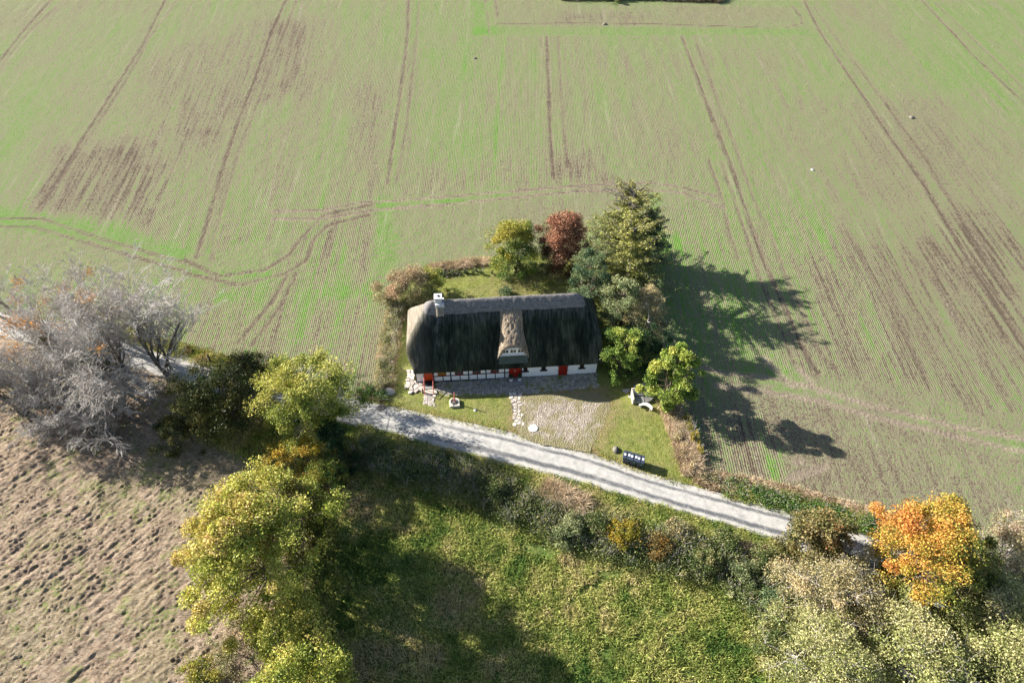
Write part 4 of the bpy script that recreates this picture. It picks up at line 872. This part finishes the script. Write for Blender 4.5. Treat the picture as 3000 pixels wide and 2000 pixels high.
# right foreground
tree('oak_tree', 'brown green oak beside the lane left of the orange tree', 'tree', 2400, 1578, 4.2, 2.9, .5, LM['oak'], MAT['bark'], 8500, .20, 50, .62, 61, hue=hue_h(.3, .3), stretch=(1.15, .8), cc=True)
tree('dry_tree', 'wide dry beige tree with pale bare limbs in front of the oak', 'tree', 2465, 1750, 5.2, 3.9, .6, LM['beige'], MAT['palebark'], 20000, .14, 105, .75, 62, twigs=4, hue=hue_h(.25, .35, .1), cc=True)
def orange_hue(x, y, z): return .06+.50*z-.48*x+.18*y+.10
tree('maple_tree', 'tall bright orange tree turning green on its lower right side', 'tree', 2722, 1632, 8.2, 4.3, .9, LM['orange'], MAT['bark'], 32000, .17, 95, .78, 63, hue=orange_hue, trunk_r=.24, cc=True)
tree('dry_tree', 'pinkish dry tree at the right picture edge behind the orange tree', 'tree', 2975, 1615, 5.4, 2.9, .8, LM['pink'], MAT['palebark'], 9000, .14, 60, .65, 64, twigs=4, hue=hue_h(.35, .35), cc=True)
tree('willow_tree', 'beige green tree at the right picture edge below the orange tree', 'tree', 2890, 1780, 5.0, 3.6, .6, LM['pale'], MAT['bark'], 14000, .16, 80, .72, 65, hue=hue_h(.35, .45), twigs=2, cc=True)
tree('willow_tree', 'pale yellow green tree at the bottom edge under the dry beige tree', 'tree', 2430, 1945, 5.4, 4.0, .6, LM['pale'], MAT['palebark'], 20000, .15, 100, .75, 66, hue=hue_h(0.42, .3), twigs=2, cc=True)
tree('willow_tree', 'pale yellow green tree at the bottom edge under the orange tree', 'tree', 2700, 1925, 6.0, 4.2, .6, LM['pale'], MAT['palebark'], 22000, .16, 110, .8, 67, hue=hue_h(0.37, .35), twigs=2, cc=True)
tree('willow_tree', 'yellow green tree in the bottom right corner of the picture', 'tree', 2950, 1940, 6.0, 3.8, .6, LM['pale'], MAT['bark'], 18000, .16, 90, .8, 68, hue=hue_h(0.32, .35), twigs=2, cc=True)
shrub('grey green spreading bush left of the dry beige tree at the meadow edge', 2285, 1760, 2.2, 1.7, LM['blue'], 69, 3600, .14, hue=hue_h(.4, .3), cc=True)
shrub('brown green bush at the meadow corner above the pale yellow green trees', 2280, 1870, 2.4, 1.8, LM['dull'], 70, 3600, .14, cc=True)
# scrub on the bank below the lane, from left to right
SCR = [(1085,1345,1.3,1.5,'dull','purple grey twiggy bush in the shade right of the very dark green bush',9), (1190,1385,1.3,1.5,'dull','low dull scrub bush in the shaded bank left of the tall green stems',0), (1375,1400,1.2,.9,'pink','small pinkish twiggy bush halfway along the shaded bank',5),
  (1455,1440,1.9,1.2,'dull','tall green stemmed bush where the bank shade ends',2), (1560,1500,1.2,1.3,'dull','low dark scrub bush left of the straw coloured grass clump',1), (1665,1570,2.0,1.3,'grey','dense grey green bush below the straw coloured grass clump',0), (1745,1545,1.5,1.1,'dull','brownish scrub bush above the yellow berried one',2),
  (1830,1580,2.1,1.4,'yel','yellow orange berried bush in the middle of the bank scrub',1), (1925,1610,1.9,1.3,'rustb','orange brown bush right of the yellow berried one',2), (1985,1560,1.4,1.1,'beige','dry brown bush close to the lane above the orange brown bush',6),
  (2060,1660,2.1,1.7,'dull','wide olive brown bush at the lower side of the bank scrub',0), (2120,1600,1.5,1.3,'dull','small dull green bush near the lane above the wide olive brown bush',0), (2170,1700,2.0,1.5,'grey','tall weedy grey green bush right of the wide olive brown bush',1),
  (2235,1640,1.5,1.3,'dull','dull green bush near the right end of the bank scrub',2), (2225,1760,1.6,1.3,'dull','dark green brown bush at the lower right end of the bank scrub',0), (1300,1360,.8,1.0,'dark','low dark green bush on the shaded bank',0)]
LM['rustb'] = leafm('rusty_bush_leaves', [(.07,.08,.025), (.20,.15,.05), (.42,.24,.06), (.50,.30,.10)])
for i, (px, py, h, r, m_, lab, tw) in enumerate(SCR):
    shrub(lab, px, py, h*.78, r*1.05, LM[m_], 100+i, int(2600*r), .13, 'scrub bushes on the bank below the lane', bark=MAT['greybark'] if tw > 3 else None, clumps=26, cr=.42, twigs=tw)
# ------------------------------------------------------------------ grass and hedges
def scatter(poly, n, r): 
    lo = poly.min(0); hi = poly.max(0); P = np.stack([r.uniform(lo[0], hi[0], n), r.uniform(lo[1], hi[1], n)], 1); sd, _ = poly_sd(P, poly); return P[sd < 0]
def add_z(P, f=None): return np.concatenate([P, (T(P[:, 0], P[:, 1]) if f is None else f(P))[:, None]], 1)
rg = np.random.default_rng(99)
mp_ = np.concatenate([[[div_x(v), v] for v in np.linspace(37, 12.5, 20)], [[40, 12.5], [40, np.interp(40, rb[:, 0], rb[:, 1])]], [[v, np.interp(v, rb[:, 0], rb[:, 1])-.15] for v in np.linspace(39, -27, 40)]])
P = scatter(mp_, 80000, rg); P = P[fbm(P[:, 0]*.9, P[:, 1]*.9, 3, 201) > .30]
hu = .64+(fbm(P[:, 0]*.25, P[:, 1]*.25, 4, 202)-.5)*1.1+(fbm(P[:, 0]*1.2, P[:, 1]*1.2, 3, 203)-.5)*.9
ed = np.interp(P[:, 0], rb[:, 0], rb[:, 1])-P[:, 1]; hu = hu-.12*(ed < 1.2)
hh = .16+.42*fbm(P[:, 0]*.5, P[:, 1]*.5, 3, 204)*sst(.2, 1.6, ed)
blades('meadow_grass', add_z(P, lambda q: T(q[:, 0], q[:, 1])+.02), hh, .055, LM['grass'], hu, 5, 7, .15, 'stuff', 'tufted green and yellow meadow grass below the lane', 'grass', .8)
P = scatter(PLOT, 30000, rg); sd, _ = poly_sd(P, np.array([H2W(*p) for p in [(-1.1,-2.1),(HL+.3,-2.1),(HL+.3,HW+.1),(-.9,HW+.1)]])); sd2, _ = poly_sd(P, DRV); s3, _ = poly_sd(P, pth); s4, _ = poly_sd(P, pth2)
P = P[(sd > .1) & (sd2 > -.35) & (s3 > .05) & (s4 > .05)]; hu = .48+(fbm(P[:, 0]*.6, P[:, 1]*.6, 4, 212)-.5)*1.2
blades('lawn_grass', add_z(P, lambda q: q[:, 0]*0+.05), .10, .045, LM['turf'], hu, 6, 5, .14, 'stuff', 'short mown garden grass round the farmhouse', 'grass', .9)
P = scatter(DRV, 1500, rg); P = P[fbm(P[:, 0]*.9, P[:, 1]*.9, 3, 220) > .52]
blades('drive_weeds', add_z(P, lambda q: q[:, 0]*0+.07), .08, .04, LM['turf'], np.full(len(P), .62), 7, 5, .14, 'stuff', 'dry grass growing through the gravel drive', 'grass', .9)
def strip(pts, half, n, r):
    L = WP(pts); out = []; seg = np.hypot(*(L[1:]-L[:-1]).T); t = r.choice(len(seg), n, p=seg/seg.sum()); u = r.random(n)[:, None]
    P = L[t]+(L[t+1]-L[t])*u; d = (L[t+1]-L[t])/seg[t][:, None]; return P+np.stack([-d[:, 1], d[:, 0]], 1)*r.uniform(-half, half, n)[:, None]
def hedge(name, label, cat, pts, half, h, nl, mat, hue, seed, grass=None, gh=.5, gn=0, size=.12, gmat='straw', gw=.035):
    r = np.random.default_rng(seed); L = WP(pts); root = empty(name, (L[0][0], L[0][1], 0), 0, label, cat); o3 = np.array([L[0][0], L[0][1], 0])
    if nl:
        k = max(8, int(nl/110)); C = strip(pts, half*.75, k, r); ch = r.uniform(-.25, .25, k); hz = h*(.45+.75*fbm(C[:, 0]*.9, C[:, 1]*.9, 3, seed)); ci = r.integers(0, k, nl)
        g = rdir(nl, r)*(r.random(nl)**.5)[:, None]; X = np.concatenate([C[ci]+g[:, :2]*half*.55, (hz[ci]*(.55+.45*g[:, 2]))[:, None]], 1); X[:, 2] = np.maximum(X[:, 2], .05)+T(X[:, 0], X[:, 1])
        leaf_mesh('foliage', X-o3, size, mat, root, hue+ch[ci]+r.normal(0, .1, nl), r)
        a = np.concatenate([C, T(C[:, 0], C[:, 1])[:, None]], 1); P0, P1 = [], []
        for c, hh_ in zip(a, hz):
            for _ in range(5): e = c+np.array([r.normal()*.3, r.normal()*.3, hh_*r.uniform(.7, 1.15)]); P0.append(c-o3); P1.append(e-o3)
        oo = np.argsort(((C-L[0])**2).sum(1)); 
        for i0, i1 in zip(oo[:-1], oo[1:]): P0.append(a[i0]-o3); P1.append(a[i1]-o3)
        V, F = prisms(P0, P1, np.full(len(P0), .02), np.full(len(P0), .008), 4); mesh_np('stems', V, F, MAT['palebark'], root)
    if gn:
        P = strip(pts, half, gn, r); hg = gh*(.5+fbm(P[:, 0]*.8, P[:, 1]*.8, 3, seed+1))
        P3 = np.concatenate([P, T(P[:, 0], P[:, 1])[:, None]], 1)-o3; blades('dry_grass', P3, hg, gw, LM[gmat], .55+(fbm(P[:, 0], P[:, 1], 3, seed+2)-.5)*1.1, seed, 8, .13, parent=root, lean=.8)
    return root
hedge('hedge', 'dry grassy hedge with green weeds running along the left side of the garden', 'hedge', [(1165,900),(1145,990),(1133,1080),(1125,1150)], .9, 1.3, 15000, LM['dull'], .68, 301, gh=.7, gn=900)
hedge('hedge', 'low green weedy bank between the left garden hedge and the lane', 'hedge', [(1060,1140),(1085,1150),(1130,1168)], .7, .6, 3000, LM['herb'], .5, 302, gh=.3, gn=250)
hedge('earth_bank', 'pale dry grass bank along the back edge of the garden', 'bank', [(1262,792),(1330,782),(1440,768)], .55, .6, 1600, LM['dull'], .5, 303, gh=.65, gn=900)
hedge('hedge', 'dark low hedge of dry bushes along the inner side of the back bank', 'hedge', [(1285,808),(1400,800),(1450,800)], .4, .8, 2400, LM['dull'], .35, 304)
hedge('hedge', 'straw coloured dry hedge on the right edge of the front lawn', 'hedge', [(1955,1190),(1975,1240),(2000,1310),(2025,1390)], .75, 1.2, 3500, LM['beige'], .6, 305, gh=.9, gn=1300)
hedge('hedge', 'yellow leaved bushes on the outer side of the straw coloured hedge', 'hedge', [(2000,1230),(2030,1290),(2040,1340)], .5, 1.3, 2200, LM['yel'], .5, 306)
hedge('hedge', 'tangled brown brambles where the right garden hedge meets the lane', 'hedge', [(2040,1390),(2085,1410),(2150,1425)], .8, .6, 2200, LM['pink'], .5, 307, gh=.5, gn=500)
hedge('verge', 'low green weeds on the field side of the lane right of the garden', 'verge', [(2120,1425),(2250,1460),(2370,1490),(2470,1520),(2560,1540)], 1.0, .7, 9000, LM['herb'], .42, 308, gh=.4, gn=900, gmat='grass')
hedge('verge', 'pale dry grass edge between the green roadside weeds and the field', 'verge', [(2090,1395),(2250,1425),(2400,1462),(2520,1495),(2620,1540)], .5, .3, 0, None, .4, 309, gh=.4, gn=900)
hedge('verge', 'yellow grass verge on the field side of the lane left of the garden', 'verge', [(300,960),(500,1020),(700,1078),(850,1115),(1000,1150)], .9, .5, 3000, LM['oak'], .55, 310, gh=.35, gn=1500, gmat='turf')
hedge('verge', 'green grass verge along the lower side of the lane', 'verge', [(1040,1262),(1272,1330),(1497,1385),(1723,1445),(2000,1526),(2265,1604)], .75, .3, 0, None, .4, 311, gh=.3, gn=5500, gmat='grass')
hedge('hedgerow', 'tangled olive green hedgerow undergrowth between the bank scrub bushes', 'hedgerow', [(1040,1320),(1180,1370),(1380,1420),(1560,1510),(1740,1575),(1900,1610),(2080,1650),(2200,1715),(2270,1800)], 2.0, 1.5, 60000, LM['dull'], .48, 320, gh=.6, gn=2600, gmat='grass', size=.13)
hedge('grass_clump', 'straw coloured tall grass clump on the bank below the lane', 'grass clump', [(1590,1440),(1650,1470),(1710,1495)], .9, .3, 0, None, .4, 312, gh=.95, gn=900)
hedge('grass_clump', 'second straw coloured grass clump at the right end of the bank scrub', 'grass clump', [(2160,1620),(2230,1650),(2300,1680)], .8, .3, 0, None, .4, 313, gh=.8, gn=600)
hedge('hedge', 'brown dry grass hedge at the top edge of the picture across the field', 'hedge', [(1640,-4),(1850,-6),(2115,2)], 1.1, .9, 2500, LM['pink'], .5, 314, gh=1.2, gn=900, gw=.08)
shrub('dark bush in the brown hedge at the top edge of the picture', 1790, -6, 2.2, 2.6, LM['dull'], 315, 2500, .2)
# ------------------------------------------------------------------ small things
def rock(name, label, px, py, sx, sy, sz, mat, seed, cat='stone', zoff=0, group=None):
    r = np.random.default_rng(seed); x, y, z = loc(px, py); u, v = np.meshgrid(np.linspace(0, 2*np.pi, 19)[:-1], np.linspace(-1, 1, 10)); c = np.sqrt(np.maximum(1-v*v, .0004)); X = np.cos(u)*c; Y = np.sin(u)*c
    k = .8+.45*fbm(X*1.5+seed, Y*1.5+v*1.3, 3, seed); V = np.stack([(X*k*sx).ravel(), (Y*k*sy).ravel(), (v*k*sz).ravel()], 1); i = np.arange(180).reshape(10, 18); j = np.roll(i, -1, 1)
    F = np.stack([i[:-1].ravel(), j[:-1].ravel(), j[1:].ravel(), i[1:].ravel()], 1); o = mesh_np(name, V, [F, i[0][::-1][None], i[-1][None]], mat, smooth=True); o.location = (x, y, z+zoff); o.rotation_euler[2] = r.uniform(0, 6)
    return tag(o, label, cat, group)
rock('boulder', 'pale boulder at the foot of the left garden hedge near the lane', 1141, 1150, .55, .4, .4, MAT['boulder'], 1, zoff=.1)
rock('boulder', 'mossy grey boulder on the lawn beside the wheelie bins', 1804, 1320, .36, .28, .26, MAT['darkstone'], 2, zoff=.12)
rock('field_stone', 'grey stone in the crop between the two left wheel tracks and the headland', 1392, 172, .3, .25, .22, MAT['darkstone'], 3)
rock('field_stone', 'pale stone in the field near the right middle of the crop', 2380, 499, .26, .2, .18, MAT['boulder'], 4)
rock('field_stone', 'dark stone on bare soil at the far right of the crop', 2670, 345, .32, .3, .26, MAT['darkstone'], 5)
rock('field_stone', 'small brown stone on the far headland', 1771, 72, .4, .3, .25, MAT['darkstone'], 6)
# bins
def wheelie(px, py, rz, label):
    x, y, z = loc(px, py); b = empty('wheelie_bin', (x, y, .03), rz, label, 'wheelie bin', 'three dark wheelie bins by the lane')
    m = MB(); w0, w1, d0, d1 = .24, .31, .27, .37
    m.add([(-w0,-d0,.08),(w0,-d0,.08),(w0,d0,.08),(-w0,d0,.08),(-w1,-d1,1.0),(w1,-d1,1.0),(w1,d1,1.0),(-w1,d1,1.0)], [(0,3,2,1),(4,5,6,7),(0,1,5,4),(1,2,6,5),(2,3,7,6),(3,0,4,7)]).box(-.33, .33, -.385, .385, .96, 1.0)
    m.build('body', MAT['bin'], b, bevel=.02)
    for s, nm in ((-1, 'lid'), (1, 'lid')):
        l = MB(); xa, xb = (-.33, -.015) if s < 0 else (.015, .33); l.add([(xa,-.40,1.002),(xb,-.40,1.002),(xb,.38,1.002),(xa,.38,1.002),(xa+.02,-.36,1.06),(xb-.02,-.36,1.06),(xb-.02,.30,1.12),(xa+.02,.30,1.12)], [(0,3,2,1),(4,5,6,7),(0,1,5,4),(1,2,6,5),(2,3,7,6),(3,0,4,7)])
        lo_ = l.build('lid', MAT['binlid'], b, bevel=.012); c = (xa+xb)/2
        MB().add([(c-.085,-.12,1.0975),(c+.085,-.12,1.0975),(c+.085,.08,1.1155),(c-.085,.08,1.1155)], [(0,1,2,3)]).build('sticker', MAT['label'], lo_)
    MB().box(.04, .16, -.372, -.35, .72, .80).build('sticker', MAT['green'], b)
    MB().tube([(-.27,.43,1.0),(.27,.43,1.0)], [.02]*2, 8).box(-.27, -.24, .36, .43, .98, 1.01).box(.24, .27, .36, .43, .98, 1.01).build('handle', MAT['bin'], b)
    for s in (-.29, .25): MB().tube([(s, .30, .10), (s+.05, .30, .10)], [.1, .1], 14).build('wheel', MAT['tyre'], b)
for q in ((1833, 1352, 'leftmost of the three dark two lidded wheelie bins beside the lane'), (1853, 1358, 'middle one of the three dark two lidded wheelie bins beside the lane'), (1873, 1364, 'rightmost of the three dark two lidded wheelie bins beside the lane')): wheelie(q[0], q[1], math.radians(-14), q[2])
# concrete bench
x, y, z = loc(1891, 1197); bn = empty('garden_bench', (x, y, .04), math.radians(-22), 'curved white concrete bench on the lawn near the right hedge', 'bench')
n = 12; sv = MB(); pts = []
arc = [(-.62+1.24*i/n, .16-.32*((2*i/n-1)**2)) for i in range(n+1)]
sv.prism([(a, b-.19) for a, b in arc]+[(a, b+.17) for a, b in arc[::-1]], .40, .48).build('seat', MAT['concrete'], bn, bevel=.015)
for s in (-.45, .45): MB().prism([(s-.07,-.16),(s+.07,-.16),(s+.07,.14),(s-.07,.14)], 0, .4).build('leg', MAT['concrete'], bn, bevel=.02)
# stone seat with slabs and flag patch
x, y, z = loc(1880, 1172); sb = empty('stone_bench', (x, y, .03), math.radians(2), 'weathered grey stone seat of slanted slabs under the broad leaved tree', 'stone seat')
MB().box(-.95, .9, .58, .72, 0, .95).box(-.98, -.84, -.55, .579, 0, .85).build('rim', MAT['paleslab'], sb, bevel=.03)
MB().add([(-.83,-.45,.42),(.1,-.5,.40),(.12,.05,.46),(-.83,.08,.48),(-.83,-.45,.0),(.1,-.5,.0),(.12,.05,.0),(-.83,.08,.0)], [(0,1,2,3),(4,5,1,0),(5,6,2,1),(7,4,0,3)]).build('slab', MAT['slab'], sb, bevel=.02)
MB().add([(-.83,.14,.55),(.85,.12,.55),(.85,.55,.88),(-.83,.56,.9),(-.83,.14,0),(.85,.12,0),(.85,.55,0),(-.83,.56,0)], [(0,1,2,3),(4,5,1,0),(5,6,2,1),(7,4,0,3)]).build('slab', MAT['slab'], sb, bevel=.02)
MB().add([(.13,-.55,.30),(.55,-.42,.36),(1.0,-.15,.40),(1.02,.1,.42),(.6,.1,.55),(.14,-.05,.5),(.13,-.55,0),(.55,-.42,0),(1.0,-.15,0)], [(0,1,2,3,4,5),(6,7,1,0),(7,8,2,1)]).build('slab', MAT['slab'], sb, bevel=.02)
fp = WP([(1825,1160),(1850,1128),(1880,1118),(1900,1135),(1870,1160),(1858,1168)])
o = pave('flat_stones', fp, .62, .08, .05, MAT['flag'], None, 12, .05); tag(o, 'patch of large flat grey stones beside the slanted stone seat', 'paving')
# pump stand on the front lawn
x, y, z = loc(1331, 1184); pu = empty('garden_pump', (x, y, .03), math.radians(8), 'rusty red post rising from a round stone well base on the front lawn', 'pump')
MB().prism([(-.42,-.48),(.50,-.52),(.52,.30),(.30,.46),(-.25,.46),(-.44,.2)], 0, .34).build('stone_base', MAT['paleslab'], pu, bevel=.05)
MB().lathe([(.30,.341),(.30,.42),(.24,.422),(.22,.38)], 18, (-.02, .02, 0)).build('well_ring', MAT['iron'], pu)
MB().tube([(.06,.02,.35),(.06,.02,1.62)], [.055,.045], 10).tube([(.06,.02,1.15),(.06,-.16,1.10)], [.025,.02], 8).build('post', MAT['pink'], pu)
MB().tube([(.02,-.12,.37),(-.12,-.42,.36)], [.03,.03], 6).build('spout', MAT['iron'], pu)
rock('white_stone', 'small white stone on the lawn at the tip of the post shadow', 1392, 1203, .2, .16, .14, MAT['concrete'], 8, zoff=.08)
x, y, z = loc(1562, 1257); o = MB().lathe([(.42,0),(.42,.12),(.39,.14)], 28).build('well_cover', MAT['concrete']); o.location = (x, y, .06); tag(o, 'round pale concrete cover at the lower left corner of the gravel drive', 'cover')
x, y, z = loc(1118, 1194); o = MB().lathe([(.36,0),(.36,.012),(.34,.014)], 28).build('manhole_cover', MAT['iron']); o.location = (x, y, .066); o.scale = (1.1, 1, 1); tag(o, 'round dark manhole cover in the lane left of the garden', 'manhole cover')
# doorstep and potted shrubs
ds = MB().box(px2x(1489)-.05, px2x(1523)+.12, -.85, -.06, .10, .22).build('doorstep', MAT['slab'], None, bevel=.015); ds.location = (HX, HY, 0); ds.rotation_euler[2] = HR; tag(ds, 'grey stone slab step in front of the double red door', 'doorstep')
for i, (px, lab) in enumerate(((1494, 'white pot with clipped dark green shrub on the left side of the double door'), (1519, 'white pot with clipped dark green shrub on the right side of the double door'))):
    wx, wy = H2W(px2x(px), -.45); p = empty('potted_shrub', (wx, wy, .223), 0, lab, 'potted plant', 'pots beside the double red door')
    MB().lathe([(.13,0),(.20,.34),(.21,.36),(.18,.362)], 16).build('pot', MAT['wpaint'], p)
    r = np.random.default_rng(400+i); d = rdir(500, r)*(r.random(500)**.35)[:, None]*[.24, .24, .30]+[0, 0, .58]; leaf_mesh('foliage', d, .07, LM['dark'], p, r.random(500), r)
# roadside posts and white rail
for i, (px, py, h, lab) in enumerate(((663, 1095, 1.3, 'dark wooden post at the lane edge among the olive leaves'), (619, 1062, 1.1, 'thin dark wooden post on the far side of the lane near the bare trees'))):
    x, y, z = loc(px, py); o = MB().prism([(-.06,-.06),(.06,-.06),(.06,.06),(-.06,.06)], 0, h).tube([(0,0,h-.02),(0,0,h+.03)], [.07,.03], 4).build('wooden_post', MAT['wood']); o.location = (x, y, 0); tag(o, lab, 'post')
x, y, z = loc(637, 1142); rl = empty('guard_rail', (x, y, 0), math.radians(-15), 'short white rail beside the lane glimpsed through the olive tree', 'rail')
MB().box(-.5, .5, -.04, .04, .48, .6).build('rail', MAT['wpaint'], rl)
for s in (-.42, .42): MB().box(s-.04, s+.04, .041, .12, 0, .56).build('post', MAT['wood'], rl)
